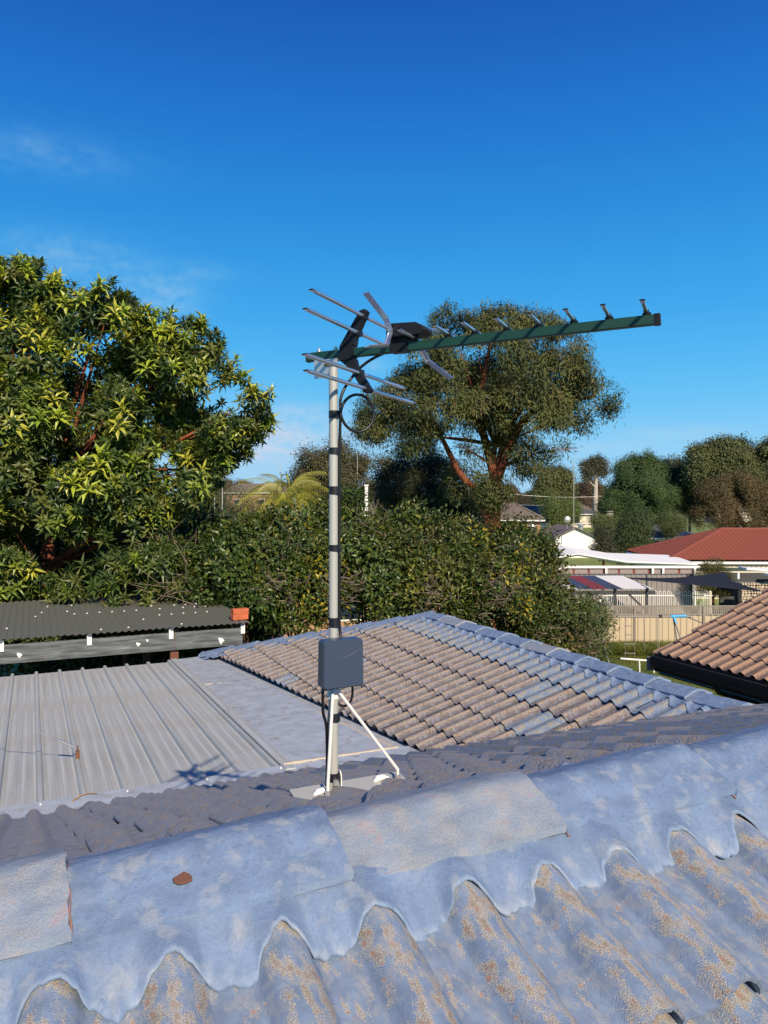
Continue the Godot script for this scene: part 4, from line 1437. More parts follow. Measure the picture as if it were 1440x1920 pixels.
func build_yard() -> void:
	sheet_fence("steel_fence", "beige steel fence with lattice top along the back of the yard", 7.5, 18.0, -32.0, 0.0, 1.84, 0.252, M["fence_beige"], M["fence_taupe"], [7.52, 10.37, 13.22, 16.07], 0.36)
	sheet_fence("steel_fence", "grey steel fence behind the striped pergola and the navy shade sail", 8.0, 16.35, -41.0, 0.0, 2.22, 0.27, M["fence_grey"], M["roof_grey"], [9.25, 11.6, 13.95, 16.3])

	# swing set
	var s := thing("swing_set", "metal garden swing set with rope ladder and blue joint before beige fence", "swing set", at(10.3, ground_y(10.3, -30.0), -30.0))
	var m := MB.new()
	m.tube(PackedVector3Array([Vector3(-2.1, 1.72, 0), Vector3(1.6, 1.72, 0)]), PackedFloat32Array([0.042]), 10)
	made("top_bar", m, M["fence_grey"], s)
	for q in [[1.02, -0.25], [1.02, 0.75], [-2.0, -0.7], [-2.0, 0.7]]:
		m = MB.new()
		m.tube(PackedVector3Array([Vector3(q[0] - 0.1, 1.72, 0), Vector3(q[0] + 0.25, 0.0, q[1])]), PackedFloat32Array([0.032]), 8)
		made("leg", m, M["fence_grey"], s)
	m = MB.new()
	m.tube(PackedVector3Array([Vector3(0.82, 1.73, 0), Vector3(1.42, 1.74, 0)]), PackedFloat32Array([0.055]), 8)
	m.tube(PackedVector3Array([Vector3(0.92, 1.74, 0), Vector3(1.00, 1.45, 0.10)]), PackedFloat32Array([0.055, 0.045]), 8)
	made("blue_joint", m, M["blue_plastic"], s)
	m = MB.new()
	m.box(Vector3(0.42, 1.73, 0.0), Vector3(0.10, 0.11, 0.11))
	made("bracket", m, M["sail_navy"], s)
	m = MB.new()
	m.tube(PackedVector3Array([Vector3(1.42, 1.73, 0), Vector3(2.1, 1.45, -0.2)]), PackedFloat32Array([0.03]), 8)
	made("brace", m, M["fence_grey"], s)
	var lad := MB.new()
	for x in [-0.95, -0.58]:
		lad.tube(PackedVector3Array([Vector3(x, 1.70, 0), Vector3(x, 0.05, 0.02)]), PackedFloat32Array([0.009]), 5)
	made("ladder_rope", lad, M["grey_timber_plain"], s)
	for y in [1.36, 1.02, 0.66, 0.30]:
		m = MB.new()
		m.tube(PackedVector3Array([Vector3(-0.98, y, 0.01), Vector3(-0.55, y - 0.01, 0.01)]), PackedFloat32Array([0.017]), 6)
		made("rung", m, M["fence_grey"], s)
	for x in [-0.2, 0.30, 0.36]:
		m = MB.new()
		m.tube(PackedVector3Array([Vector3(x, 1.70, 0), Vector3(x + 0.02, 0.35, 0.0)]), PackedFloat32Array([0.012]), 5)
		made("swing_rope", m, M["fence_grey"], s)
	var bd := thing("seesaw", "low white painted seesaw bar on the grass under the swing", "seesaw", at(9.0, ground_y(9.0, -27.0), -27.0))
	m = MB.new()
	m.tube(PackedVector3Array([Vector3(-0.75, 0.62, 0), Vector3(0.85, 0.52, 0.1)]), PackedFloat32Array([0.035]), 8)
	made("bar", m, M["white_paint"], bd)
	for x in [-0.1, 0.4]:
		m = MB.new()
		m.tube(PackedVector3Array([Vector3(x, 0.57, 0.03), Vector3(x + 0.02, 0.0, 0.03)]), PackedFloat32Array([0.03]), 8)
		made("leg", m, M["white_paint"], bd)

	# striped pergola roof
	var p := thing("pergola", "small pergola with red, blue and white striped roof sheets beyond the fence", "pergola", at(9.8, 0, -35.0))
	var cols := ["wall_white", "sheet_blue", "sheet_red", "sheet_blue", "wall_white", "wall_white"]
	for k in 6:
		var x0 := -2.2 + k * 0.66
		var sh := MB.new()
		sh.grid(func(u: float, v: float):
			var x := x0 + u * 0.67
			return Vector3(x + (1.0 - v) * 0.55 - 0.35, 2.32 + v * 0.30 + 0.018 * sin(TAU * x / 0.11), 1.2 - v * 2.6), 36, 1)
		made("roof_sheet", sh, M[cols[k]], p)
	m = MB.new()
	m.box(Vector3(0.1, 2.14, 1.05), Vector3(4.0, 0.16, 0.06))
	made("beam", m, M["charcoal_timber"], p)
	m = MB.new()
	m.box(Vector3(0.1, 2.34, -1.2), Vector3(4.0, 0.16, 0.06))
	made("beam", m, M["charcoal_timber"], p)
	for x in [-1.5, 0.35, 1.75]:
		m = MB.new()
		m.bar(Vector3(x, 2.28, 1.25), Vector3(x - 0.1, 2.5, -1.3), 0.06, 0.14)
		made("rafter", m, M["charcoal_timber"], p)
		m = MB.new()
		m.box(Vector3(x, 1.05, 1.0), Vector3(0.11, 2.1, 0.11))
		made("post", m, M["charcoal_timber"], p)
	m = MB.new()
	m.bar(Vector3(0.95, 2.08, 1.0), Vector3(1.72, 1.35, 1.0), 0.08, 0.08)
	made("brace", m, M["charcoal_timber"], p)

	# pool fence
	var pf := thing("pool_fence", "white loop topped pool fence between the striped pergola and shade sail", "fence", at(10.6, 0, -38.0))
	var loop := MB.new()
	var pts := PackedVector3Array([Vector3(-0.055, 0.15, 0)])
	for i in 9:
		var a := PI - PI * i / 8.0
		pts.append(Vector3(cos(a) * 0.055, 1.64 + sin(a) * 0.06, 0))
	pts.append(Vector3(0.055, 0.15, 0))
	loop.tube(pts, PackedFloat32Array([0.016]), 6, false)
	var lm := loop.mesh()
	for k in 27:
		part("loop", lm, M["wall_white"], pf, at(0.1 + k * 0.205, 0, 0))
	for y in [1.48, 0.25]:
		m = MB.new()
		m.box(Vector3(2.75, y, 0.0), Vector3(5.6, 0.04, 0.035))
		made("rail", m, M["wall_white"], pf)
	for x in [0.0, 2.1, 5.45]:
		m = MB.new()
		m.box(Vector3(x, 0.85, 0), Vector3(0.07, 1.7, 0.06))
		made("post", m, M["wall_cream"], pf)

	# shade sail
	var sail := MB.new()
	var A := Vector3(11.9, 2.16, -40.0)
	var B := Vector3(16.4, 2.72, -37.2)
	var C := Vector3(16.9, 2.14, -34.2)
	sail.grid(func(u: float, v: float):
		var q := B.lerp(C, v)
		var r := A.lerp(q, u)
		var belly := sin(PI * u) * 0.16
		r.y -= belly * (0.6 + 0.4 * sin(PI * v))
		r += ((A + B + C) / 3.0 - r) * (0.28 * sin(PI * u) * absf(v - 0.5) * 2.0 + 0.25 * u * sin(PI * v))
		return r, 24, 16)
	lone("shade_sail", sail, M["sail_navy"], "dark navy triangular shade sail stretched beyond the yard fence", "shade sail")

	# patio of the right-hand house with a wood pile
	var pt := thing("patio_cover", "white edged patio cover beside the red roof house at right", "patio roof", at(19.0, 0, -38.5))
	for q in [[-1.6, 2.72, 0.3, 3.4], [-0.9, 2.52, 1.3, 3.2], [0.0, 2.38, 2.2, 2.8]]:
		m = MB.new()
		m.box(Vector3(q[0] + q[3] * 0.5 + 0.3, q[1], q[2]), Vector3(q[3], 0.09, 0.9), Basis(Vector3(0, 0, 1), -0.05))
		made("roof_panel", m, M["wall_white"], pt)
	for x in [-1.55, 2.2]:
		m = MB.new()
		m.box(Vector3(x, 1.3, 0.4), Vector3(0.09, 2.6, 0.09))
		made("post", m, M["wall_white"], pt)
	m = MB.new()
	m.box(Vector3(0.6, 1.2, -1.4), Vector3(4.6, 2.4, 0.1))
	made("rear_wall", m, M["charcoal_timber"], pt)
	var wp := thing("firewood_pile", "stacked pile of round firewood logs under the white patio cover", "firewood", at(17.3, 0, -37.6))
	var rng := RandomNumberGenerator.new()
	rng.seed = 6
	var y := 0.9
	while y < 2.25:
		var x := rng.randf_range(0.0, 0.08)
		while x < 1.5:
			var r := rng.randf_range(0.045, 0.075)
			m = MB.new()
			m.tube(PackedVector3Array([Vector3(x, y, 0.25 + rng.randf_range(-0.02, 0.03)), Vector3(x, y, -0.2)]), PackedFloat32Array([r]), 9)
			made("log", m, M["firewood_end"], wp)
			x += r + 0.085
		y += 0.135
	m = MB.new()
	m.box(Vector3(0.7, 1.15, -0.25), Vector3(1.7, 2.3, 0.06))
	m.box(Vector3(0.7, 0.45, 0.0), Vector3(1.7, 0.78, 0.5))
	made("rack", m, M["charcoal_timber"], wp)


# ---------------------------------------------------------------- houses farther off

func hip_house(called: String, label: String, x: float, z: float, turn: float, w: float, d: float, eave: float, rise: float, roof: Material, wall: Material, inset: float, base_y := 0.0) -> Node3D:
	var h := thing(called, label, "house", at(x, base_y, z, turn))
	var m := MB.new()
	m.box(Vector3(0, eave * 0.5 - 0.05, 0), Vector3(w - 0.9, eave - 0.1, d - 0.9))
	made("wall", m, wall, h)
	m = MB.new()
	var a := Vector3(-w / 2, eave, d / 2)
	var b := Vector3(w / 2, eave, d / 2)
	var c := Vector3(w / 2, eave, -d / 2)
	var e := Vector3(-w / 2, eave, -d / 2)
	var r0 := Vector3(-w / 2 + inset, eave + rise, 0)
	var r1 := Vector3(w / 2 - inset, eave + rise, 0)
	# courses as steps
	var face := func(p0: Vector3, p1: Vector3, q1: Vector3, q0: Vector3, n: int) -> void:
		for k in n:
			var t0 := float(k) / n
			var t1 := float(k + 1) / n
			var nn := (p1 - p0).cross(q0 - p0).normalized() * 0.03
			m.quad(p0.lerp(q0, t0) + nn, p1.lerp(q1, t0) + nn, p1.lerp(q1, t1), p0.lerp(q0, t1))
			m.quad(p0.lerp(q0, t0), p1.lerp(q1, t0), p1.lerp(q1, t0) + nn, p0.lerp(q0, t0) + nn)
	face.call(a, b, r1, r0, 12)
	face.call(c, e, r0, r1, 12)
	face.call(e, a, r0, r0, 12)
	face.call(b, c, r1, r1, 12)
	var rf := made("roof", m, roof, h)
	m = MB.new()
	var lines := [[r0, r1], [a, r0], [e, r0], [b, r1], [c, r1]] if inset > 0.05 else [[r0, r1]]
	for l in lines:
		m.tube(PackedVector3Array([l[0] + Vector3(0, 0.03, 0), l[1] + Vector3(0, 0.03, 0)]), PackedFloat32Array([0.10]), 6)
	made("ridge_cap", m, roof, rf)
	m = MB.new()
	for l in [[a, b], [b, c], [c, e], [e, a]]:
		m.bar(l[0] + Vector3(0, -0.07, 0), l[1] + Vector3(0, -0.07, 0), 0.08, 0.14)
	made("gutter", m, M["wall_white"], h)
	for k in 3:
		var wx := lerpf(-w * 0.32, w * 0.32, k / 2.0)
		m = MB.new()
		m.box(Vector3(wx, eave * 0.52, d / 2 - 0.44), Vector3(1.3, 1.1, 0.06))
		var wn := made("window", m, M["wall_white"], h)
		m = MB.new()
		m.box(Vector3(wx, eave * 0.52, d / 2 - 0.40), Vector3(1.15, 0.95, 0.03))
		made("pane", m, M["solar_glass"], wn)
	return h


func build_far_houses() -> void:
	# red tiled house: rolled tiles drawn as relief
	var h := thing("house", "house with terracotta red tiled hip roof beyond the fences", "house", at(22.0, 0, -51.0))
	var a := Vector3(-4.85, 2.35, 4.0)
	var b := Vector3(8.0, 2.30, 4.0)
	var e := Vector3(-4.9, 2.40, -3.4)
	var c := Vector3(8.0, 2.30, -3.4)
	var r0 := Vector3(0.55, 4.06, -0.6)
	var r1 := Vector3(8.0, 4.02, -0.6)
	var tiled := func(p0: Vector3, p1: Vector3, q1: Vector3, q0: Vector3, n: int, rows: int) -> MB:
		var m := MB.new()
		var nn := (p1 - p0).cross(q0 - p0).normalized()
		var span := p0.distance_to(p1)
		m.grid(func(u: float, v: float):
			var row := v * rows
			var f := row - floorf(row)
			var s := p0.lerp(p1, u).lerp(q0.lerp(q1, u), v)
			var w := (s - p0).dot((p1 - p0).normalized())
			return s + nn * (0.06 * pow(absf(sin(PI * w / 0.30)), 0.8) + 0.09 * (1.0 - f)), n, rows * 3)
		return m
	made("roof_slope", tiled.call(a, b, r1, r0, 240, 13), M["terracotta"], h)
	made("roof_slope", tiled.call(e, a, r0, r0, 120, 13), M["terracotta"], h)
	var m := MB.new()
	m.quad(c, e, r0, r1)
	made("roof_slope", m, M["terracotta"], h)
	for l in [[r0, r1], [a, r0], [e, r0]]:
		m = MB.new()
		m.tube(PackedVector3Array([l[0] + Vector3(0, 0.05, 0), l[1] + Vector3(0, 0.05, 0)]), PackedFloat32Array([0.12]), 8)
		made("ridge_cap", m, M["terracotta"], h)
	m = MB.new()
	m.box(Vector3(1.8, 1.1, 0.2), Vector3(12.2, 2.2, 6.4))
	made("wall", m, M["wall_cream"], h)
	m = MB.new()
	m.bar(a + Vector3(0, -0.06, 0.03), b + Vector3(0, -0.06, 0.03), 0.1, 0.14)
	m.bar(e + Vector3(-0.03, -0.06, 0), a + Vector3(-0.03, -0.06, 0), 0.1, 0.14)
	made("gutter", m, M["wall_white"], h)

	# white carport in front of it
	var cp := thing("carport", "long white carport roof with green trim in front of the red roof", "carport", at(13.4, 0, -46.0))
	var prof := [Vector2(-4.9, 2.58), Vector2(-2.3, 3.06), Vector2(0.55, 2.60), Vector2(4.6, 2.46)]
	for i in 3:
		m = MB.new()
		var p: Vector2 = prof[i]
		var q: Vector2 = prof[i + 1]
		m.quad(Vector3(p.x, p.y, 1.6), Vector3(q.x, q.y, 1.6), Vector3(q.x, q.y + 0.18, -2.4), Vector3(p.x, p.y + 0.18, -2.4))
		m.quad(Vector3(p.x, p.y - 0.07, 1.6), Vector3(q.x, q.y - 0.07, 1.6), Vector3(q.x, q.y, 1.6), Vector3(p.x, p.y, 1.6))
		var rp := made("roof_panel", m, M["wall_white"], cp)
		m = MB.new()
		m.bar(Vector3(p.x, p.y - 0.11, 1.58), Vector3(q.x, q.y - 0.11, 1.58), 0.03, 0.09)
		made("trim", m, M["trim_green"], rp)
	m = MB.new()
	m.box(Vector3(0.5, 2.30, 1.9), Vector3(8.2, 0.14, 0.10))
	made("front_beam", m, M["wall_white"], cp)
	for x in [-3.4, -0.75, 1.9, 2.5, 4.3]:
		m = MB.new()
		m.box(Vector3(x, 1.15, 1.95), Vector3(0.12, 2.3, 0.10))
		made("post", m, M["wall_white"], cp)
	for k in 9:
		m = MB.new()
		var x := -3.0 + k * 0.86
		m.box(Vector3(x, 1.98, 1.80), Vector3(0.84, 0.50, 0.05))
		var pn := made("wall_panel", m, M["panel_red"], cp)
		m = MB.new()
		m.box(Vector3(x, 1.98, 1.835), Vector3(0.72, 0.38, 0.02))
		made("infill", m, M["panel_grey"], pn)

	# white gable house with dish and flue
	var g := thing("house", "small white gable house with brown roof, flue and satellite dish", "house", at(19.3, 0, -80.0))
	m = MB.new()
	m.slab(PackedVector2Array([Vector2(-2.0, 0), Vector2(2.2, 0), Vector2(2.2, 2.0), Vector2(0, 3.0), Vector2(-2.0, 2.1)]), Vector3(0, 0, -6), Basis(), 8.0)
	made("wall", m, M["wall_white"], g)
	for q in [[Vector2(-2.3, 2.04), Vector2(0, 3.12)], [Vector2(0, 3.12), Vector2(2.55, 1.96)]]:
		m = MB.new()
		m.quad(Vector3(q[0].x, q[0].y, 2.3), Vector3(q[1].x, q[1].y, 2.3), Vector3(q[1].x, q[1].y, -6.2), Vector3(q[0].x, q[0].y, -6.2))
		m.quad(Vector3(q[0].x, q[0].y - 0.1, 2.3), Vector3(q[1].x, q[1].y - 0.1, 2.3), Vector3(q[1].x, q[1].y, 2.3), Vector3(q[0].x, q[0].y, 2.3))
		made("roof", m, M["roof_brown"], g)
	m = MB.new()
	m.tube(PackedVector3Array([Vector3(1.3, 2.5, -1), Vector3(1.3, 3.1, -1), Vector3(1.3, 3.12, -1), Vector3(1.3, 3.3, -1)]), PackedFloat32Array([0.25, 0.25, 0.42, 0.35]), 10)
	made("flue", m, M["zinc"], g)
	for q in [[-0.6, 3.4, 1.0, 0.0], [-4.2, 2.6, 0.9, 0.4]]:
		m = MB.new()
		m.grid(func(u: float, v: float):
			var r := v * 0.34
			return Vector3(q[0] + cos(TAU * u) * r, q[1] + 0.4 + sin(TAU * u) * r, q[2] + 0.3 - r * r * 0.9), 16, 4)
		m.tube(PackedVector3Array([Vector3(q[0], q[1] - 0.5, q[2]), Vector3(q[0], q[1] + 0.4, q[2])]), PackedFloat32Array([0.04]), 6)
		made("satellite_dish", m, M["zinc"], g)

	var so := hip_house("house", "dark roofed house with solar panels behind the trees at right", 31.0, -87.0, 8.0, 7.0, 7.0, 1.7, 1.15, M["roof_grey"], M["wall_cream"], 3.0)
	for k in 4:
		m = MB.new()
		var x := -1.2 + k * 0.85
		var p0 := Vector3(x, 1.86, 3.05)
		m.box(p0 + Vector3(0.4, 0.26, -0.62), Vector3(0.78, 0.05, 1.25), Basis(Vector3.RIGHT, 0.32))
		made("solar_panel", m, M["solar_glass"], so)
	hip_house("house", "brick house with grey brown hip roof right of the tall gum trunk", 14.2, -90.0, -10.0, 8.6, 8.0, 3.55, 1.75, M["roof_brown"], M["brick_wall"], 3.2)
	hip_house("house", "dark grey roofed house half hidden behind the hedge at left", -5.2, -35.5, 14.0, 9.0, 8.0, 3.05, 1.15, M["roof_grey"], M["brick_wall"], 3.4, ground_y(-5.2, -35.5))
	hip_house("house", "dark roofed house glimpsed through the middle of the hedge", 1.2, -36.5, 8.0, 7.0, 6.0, 3.8, 0.95, M["roof_grey"], M["brick_wall"], 2.6, 0.9)
	hip_house("house", "long low cream house with dark roof across the far lawn", 30.0, -150.0, 4.0, 20.0, 8.0, 2.6, 1.5, M["roof_grey"], M["wall_cream"], 3.0)
	hip_house("house", "far cream house between the round tree and the gum trunks", 40.0, -175.0, -5.0, 14.0, 8.0, 2.7, 1.6, M["roof_brown"], M["wall_white"], 3.0)
	hip_house("house", "cream house glimpsed left of the brown leaved tree", 53.0, -165.0, 6.0, 16.0, 8.0, 2.8, 1.7, M["roof_brown"], M["wall_cream"], 3.0)
	hip_house("house", "brown roofed house at the right edge behind the brown tree", 81.0, -172.0, 0.0, 18.0, 8.0, 2.9, 1.8, M["roof_brown"], M["wall_cream"], 3.0)
	hip_house("house", "distant brown roofed house with solar panels left of the palm", -27.0, -170.0, 10.0, 16.0, 9.0, 4.0, 1.9, M["roof_brown"], M["brick_wall"], 3.0, ground_y(-27.0, -170.0) + 1.0)
	hip_house("house", "grey roofed house peeping over the red roof at the right", 36.5, -72.0, 0.0, 9.0, 7.0, 2.0, 1.2, M["ridge_sand"], M["wall_cream"], 3.0)


# ---------------------------------------------------------------- poles, wires and distant aerials

func yagi(mb: MB, p: Vector3, len: float, turn: float, n: int, half: float, r: float) -> void:
	var d := Vector3(cos(turn), 0, sin(turn))
	var s := Vector3(-d.z, 0, d.x)
	mb.tube(PackedVector3Array([p - d * len * 0.5, p + d * len * 0.5]), PackedFloat32Array([r]), 5)
	for k in n:
		var q := p + d * len * (k / float(n - 1) - 0.5)
		var w := half * lerpf(1.0, 0.55, k / float(n - 1))
		mb.tube(PackedVector3Array([q - s * w, q + s * w]), PackedFloat32Array([r * 0.7]), 4)


func aerial(label: String, x: float, z: float, y0: float, y1: float, heads: Array, r: float, base_y: float) -> void:
	var t := thing("aerial_mast", label, "aerial", at(x, base_y, z))
	var m := MB.new()
	m.tube(PackedVector3Array([Vector3(0, y0 - base_y, 0), Vector3(0, y1 - base_y, 0)]), PackedFloat32Array([r, r * 0.8]), 6)
	made("pole", m, M["galvanised"], t)
	for h in heads:
		m = MB.new()
		yagi(m, Vector3(h[1] * 0.12, h[0] - base_y, 0), h[1], h[2], h[3], h[4], r * 0.5)
		made("head", m, M["galvanised"], t)


func build_poles() -> void:
	var px := 47.42
	var t := thing("power_pole", "timber power pole with crossarm and wires before the brown tree", "power pole", at(px, 0, -120.0))
	var m := MB.new()
	m.tube(PackedVector3Array([Vector3(0, 0, 0), Vector3(0, 7.9, 0)]), PackedFloat32Array([0.22, 0.15]), 8)
	made("post", m, M["pole_timber"], t)
	m = MB.new()
	m.tube(PackedVector3Array([Vector3(-0.9, 0, 0.5), Vector3(-0.75, 6.4, 0.2)]), PackedFloat32Array([0.14, 0.12]), 8)
	made("stub_post", m, M["grey_timber_plain"], t)
	m = MB.new()
	m.bar(Vector3(-1.9, 7.55, 0.1), Vector3(1.9, 7.55, 0.1), 0.14, 0.14)
	made("crossarm", m, M["grey_timber_plain"], t)
	for x in [-1.7, -0.7, 0.7, 1.7]:
		m = MB.new()
		m.tube(PackedVector3Array([Vector3(x, 7.6, 0.1), Vector3(x, 7.9, 0.1)]), PackedFloat32Array([0.09, 0.06]), 6)
		made("insulator", m, M["wall_white"], t)
	var spans := [[Vector3(px - 1.7, 7.85, -119.9), Vector3(18.0, 6.5, -118.0), "upper left"], [Vector3(px + 1.7, 7.85, -119.9), Vector3(80.0, 8.2, -105.0), "upper right"], [Vector3(px, 5.9, -119.9), Vector3(18.0, 2.6, -90.0), "lower left"], [Vector3(px, 5.9, -119.9), Vector3(66.0, 5.0, -116.0), "lower right"]]
	for sp in spans:
		m = MB.new()
		var pts := PackedVector3Array()
		for i in 15:
			var q: Vector3 = sp[0].lerp(sp[1], i / 14.0)
			q.y -= 1.2 * sin(PI * i / 14.0)
			pts.append(q)
		m.tube(pts, PackedFloat32Array([0.028]), 4)
		lone("power_line", m, M["zinc"], "sagging power line, %s of those from the timber pole" % sp[2], "power line", Transform3D(), "power lines at the timber pole")
	for k in 3:
		m = MB.new()
		var pts := PackedVector3Array()
		for i in 15:
			var q := Vector3(10.0, 5.6 - k * 1.1, -95.0).lerp(Vector3(31.0, 5.3 - k * 1.1, -100.0), i / 14.0)
			q.y -= 0.5 * sin(PI * i / 14.0)
			pts.append(q)
		m.tube(pts, PackedFloat32Array([0.02]), 4)
		lone("power_line", m, M["zinc"], "%s of three thin wires crossing before the far lawn" % ["highest", "middle", "lowest"][k], "power line", Transform3D(), "thin wires before the far lawn")
	aerial("tall aerial mast with two yagi heads over the white gable house", 18.65, -76.0, 2.8, 10.0, [[9.95, 1.9, 0.1, 9, 0.55], [9.1, 1.5, 0.1, 5, 0.6]], 0.035, 2.6)
	aerial("slim aerial mast at the edge of the large leafed tree", -6.69, -32.0, 4.7, 8.4, [[7.45, 0.7, 0.3, 7, 0.25], [6.9, 0.4, 0.3, 3, 0.2]], 0.022, 4.6)
	aerial("shorter bare aerial mast left of the slim one", -7.34, -33.5, 4.7, 6.6, [[6.5, 0.45, 0.4, 5, 0.2]], 0.02, 4.6)
	aerial("aerial mast with a yagi head left of the big gum tree", -2.07, -60.0, 2.0, 9.7, [[9.65, 1.1, 0.1, 8, 0.3]], 0.03, 2.0)
	aerial("thin bare aerial mast above the palm", -9.41, -70.0, 3.0, 9.3, [[8.2, 0.5, 0.2, 4, 0.25]], 0.03, 3.0)
	m = MB.new()
	m.box(Vector3(0, 1.1, 0), Vector3(0.16, 2.2, 0.16))
	m.box(Vector3(0, 2.25, 0), Vector3(0.22, 0.08, 0.22))
	lone("vent_post", m, M["wall_white"], "short white vent post rising behind the hedge right of the mast", "post", at(-0.91, 4.66, -40.0))


# ---------------------------------------------------------------- plants: crowns are made of lobes [x, y, z, radius]

const LEFT_TREE := [[-7.54,11.04,-15.50,0.56], [-7.03,10.28,-15.00,0.78], [-8.61,10.09,-16.00,1.21], [-6.53,10.06,-15.40,0.80], [-5.38,10.17,-15.00,0.50], [-5.25,9.65,-14.50,0.75], [-4.86,9.66,-15.00,0.72], [-4.22,9.45,-15.30,0.79], [-3.67,9.24,-15.00,0.57], [-6.75,8.93,-14.40,1.04], [-5.90,8.93,-15.00,0.98], [-8.72,8.30,-15.80,1.63], [-4.50,8.51,-14.20,0.93], [-3.83,8.52,-15.00,0.83], [-3.26,8.69,-15.50,0.59], [-2.79,8.16,-15.00,0.57], [-2.66,7.88,-15.40,0.40], [-6.37,7.71,-14.00,1.06], [-5.36,7.54,-14.40,1.09], [-4.06,7.51,-14.00,0.92], [-3.41,7.69,-15.00,0.78], [-8.07,6.76,-15.00,1.34], [-6.10,6.64,-13.60,1.08], [-4.95,6.55,-13.80,0.86], [-4.28,6.93,-13.80,0.86], [-3.77,6.84,-14.00,0.82], [-6.76,5.77,-14.20,0.88], [-4.54,6.11,-14.00,0.72], [-6.20,5.91,-15.50,0.64], [-7.86,5.31,-15.00,0.93], [-5.92,5.19,-16.50,0.63], [-4.63,5.67,-16.00,0.66], [-3.52,6.97,-15.00,0.52], [-6.20,5.15,-14.50,0.60], [-6.95,4.88,-14.20,0.54], [-7.30,8.52,-15.80,1.20], [-5.59,8.31,-15.90,1.10], [-4.25,7.97,-15.80,0.87], [-6.54,6.99,-15.80,1.20], [-8.66,9.33,-15.50,1.28], [-3.08,7.30,-15.40,0.42], [-4.33,6.45,-15.30,0.63]]
const LOW_BUSH := [[-4.78,5.15,-12.60,0.36], [-4.39,5.16,-13.00,0.43], [-3.74,5.33,-12.60,0.39], [-3.47,5.03,-12.90,0.40], [-4.08,4.81,-12.60,0.43], [-5.13,4.89,-12.60,0.30], [-3.07,4.92,-13.10,0.36]]
const GUM := [[2.33,11.97,-26.00,0.90], [3.23,12.24,-26.00,0.68], [4.12,12.11,-26.00,0.86], [5.11,11.61,-26.00,1.04], [6.10,11.34,-26.00,0.90], [1.41,10.81,-25.50,1.02], [2.59,10.72,-25.00,1.14], [3.90,10.49,-24.60,1.22], [5.39,10.24,-25.20,1.25], [6.63,9.91,-26.00,0.90], [7.32,9.78,-26.00,0.61], [7.53,9.37,-26.00,0.36], [-0.09,9.28,-26.00,0.79], [0.81,9.64,-26.00,1.00], [1.80,9.32,-24.80,1.13], [3.13,9.12,-24.50,1.05], [4.66,8.91,-25.00,1.14], [6.19,9.01,-26.00,1.00], [6.54,8.02,-26.00,0.54], [0.18,8.47,-26.00,0.57], [1.06,8.43,-25.50,0.88], [2.24,8.14,-25.00,0.79], [3.59,7.95,-24.80,0.75], [4.92,7.82,-25.50,0.81], [-0.54,8.74,-26.00,0.54], [5.65,11.34,-26.00,0.72], [2.94,6.96,-26.60,0.83], [3.59,6.50,-25.40,0.60], [2.28,10.39,-27.50,1.14], [3.98,10.20,-27.50,1.33]]
const DARK_TREE := [[1.37,7.76,-30.50,0.93], [0.72,6.91,-30.00,1.03], [1.97,6.91,-30.00,1.12], [2.69,6.09,-30.00,0.91], [1.63,5.99,-29.60,1.18], [0.52,5.98,-30.00,0.93], [3.10,5.26,-30.00,0.83], [0.21,5.26,-30.00,0.74], [1.63,5.18,-29.50,1.02]]
const HEDGE_0 := [[-3.21,5.41,-13.70,0.52], [-2.55,5.50,-13.20,0.46], [-3.37,5.13,-13.20,0.50], [-2.63,5.01,-12.70,0.53], [-2.18,5.23,-13.20,0.46], [-4.06,5.39,-14.00,0.43], [-2.26,4.81,-12.60,0.43]]
const HEDGE_1 := [[-2.15,5.77,-14.20,0.37], [-1.71,5.91,-14.20,0.39], [-1.90,5.41,-13.80,0.57], [-1.42,5.22,-13.70,0.57], [-2.00,4.86,-13.20,0.55], [-1.46,4.68,-13.20,0.55]]
const HEDGE_2 := [[-1.02,5.99,-14.80,0.37], [-0.66,6.16,-14.80,0.34], [-0.31,5.89,-14.80,0.39], [-0.79,5.46,-14.30,0.59], [-0.30,5.27,-14.30,0.59], [-0.95,4.83,-13.80,0.62], [-0.29,4.64,-13.80,0.57]]
const HEDGE_3 := [[0.53,5.86,-15.40,0.38], [0.96,5.97,-15.40,0.38], [0.21,5.58,-15.40,0.40], [0.41,5.27,-14.90,0.62], [1.03,5.27,-14.90,0.62], [0.60,4.66,-14.40,0.65], [1.19,4.66,-14.40,0.55]]
const HEDGE_4 := [[1.77,5.54,-16.00,0.42], [2.32,5.58,-16.00,0.44], [1.92,5.06,-15.50,0.64], [2.46,5.00,-15.50,0.59], [1.86,4.48,-15.00,0.62], [2.48,4.33,-15.00,0.57]]
const HEDGE_5 := [[3.17,5.50,-17.00,0.42], [3.45,5.21,-17.00,0.28], [3.19,4.79,-16.50,0.59], [3.59,4.47,-17.00,0.40], [3.09,4.18,-16.00,0.66], [3.59,3.96,-16.00,0.55], [2.89,3.67,-15.80,0.49], [3.42,3.41,-16.00,0.50]]
const HEDGE_6 := [[4.57,3.93,-18.00,0.45], [4.90,3.71,-18.00,0.40], [4.34,3.48,-17.50,0.58], [4.94,3.21,-18.00,0.45], [4.10,3.12,-17.50,0.54], [4.61,2.92,-17.70,0.46]]
const OLIVE_TREE := [[4.02,5.09,-22.00,0.39], [4.40,5.03,-22.00,0.38], [3.79,4.76,-22.00,0.52], [4.52,4.76,-22.00,0.30]]
const BACK_GUM_0 := [[-5.38,8.86,-60.00,1.24], [-3.64,9.52,-60.00,1.16], [-4.34,8.16,-60.00,1.41], [-6.00,7.53,-60.00,1.08], [-3.31,7.33,-60.00,1.41], [-4.97,6.50,-60.00,1.24]]
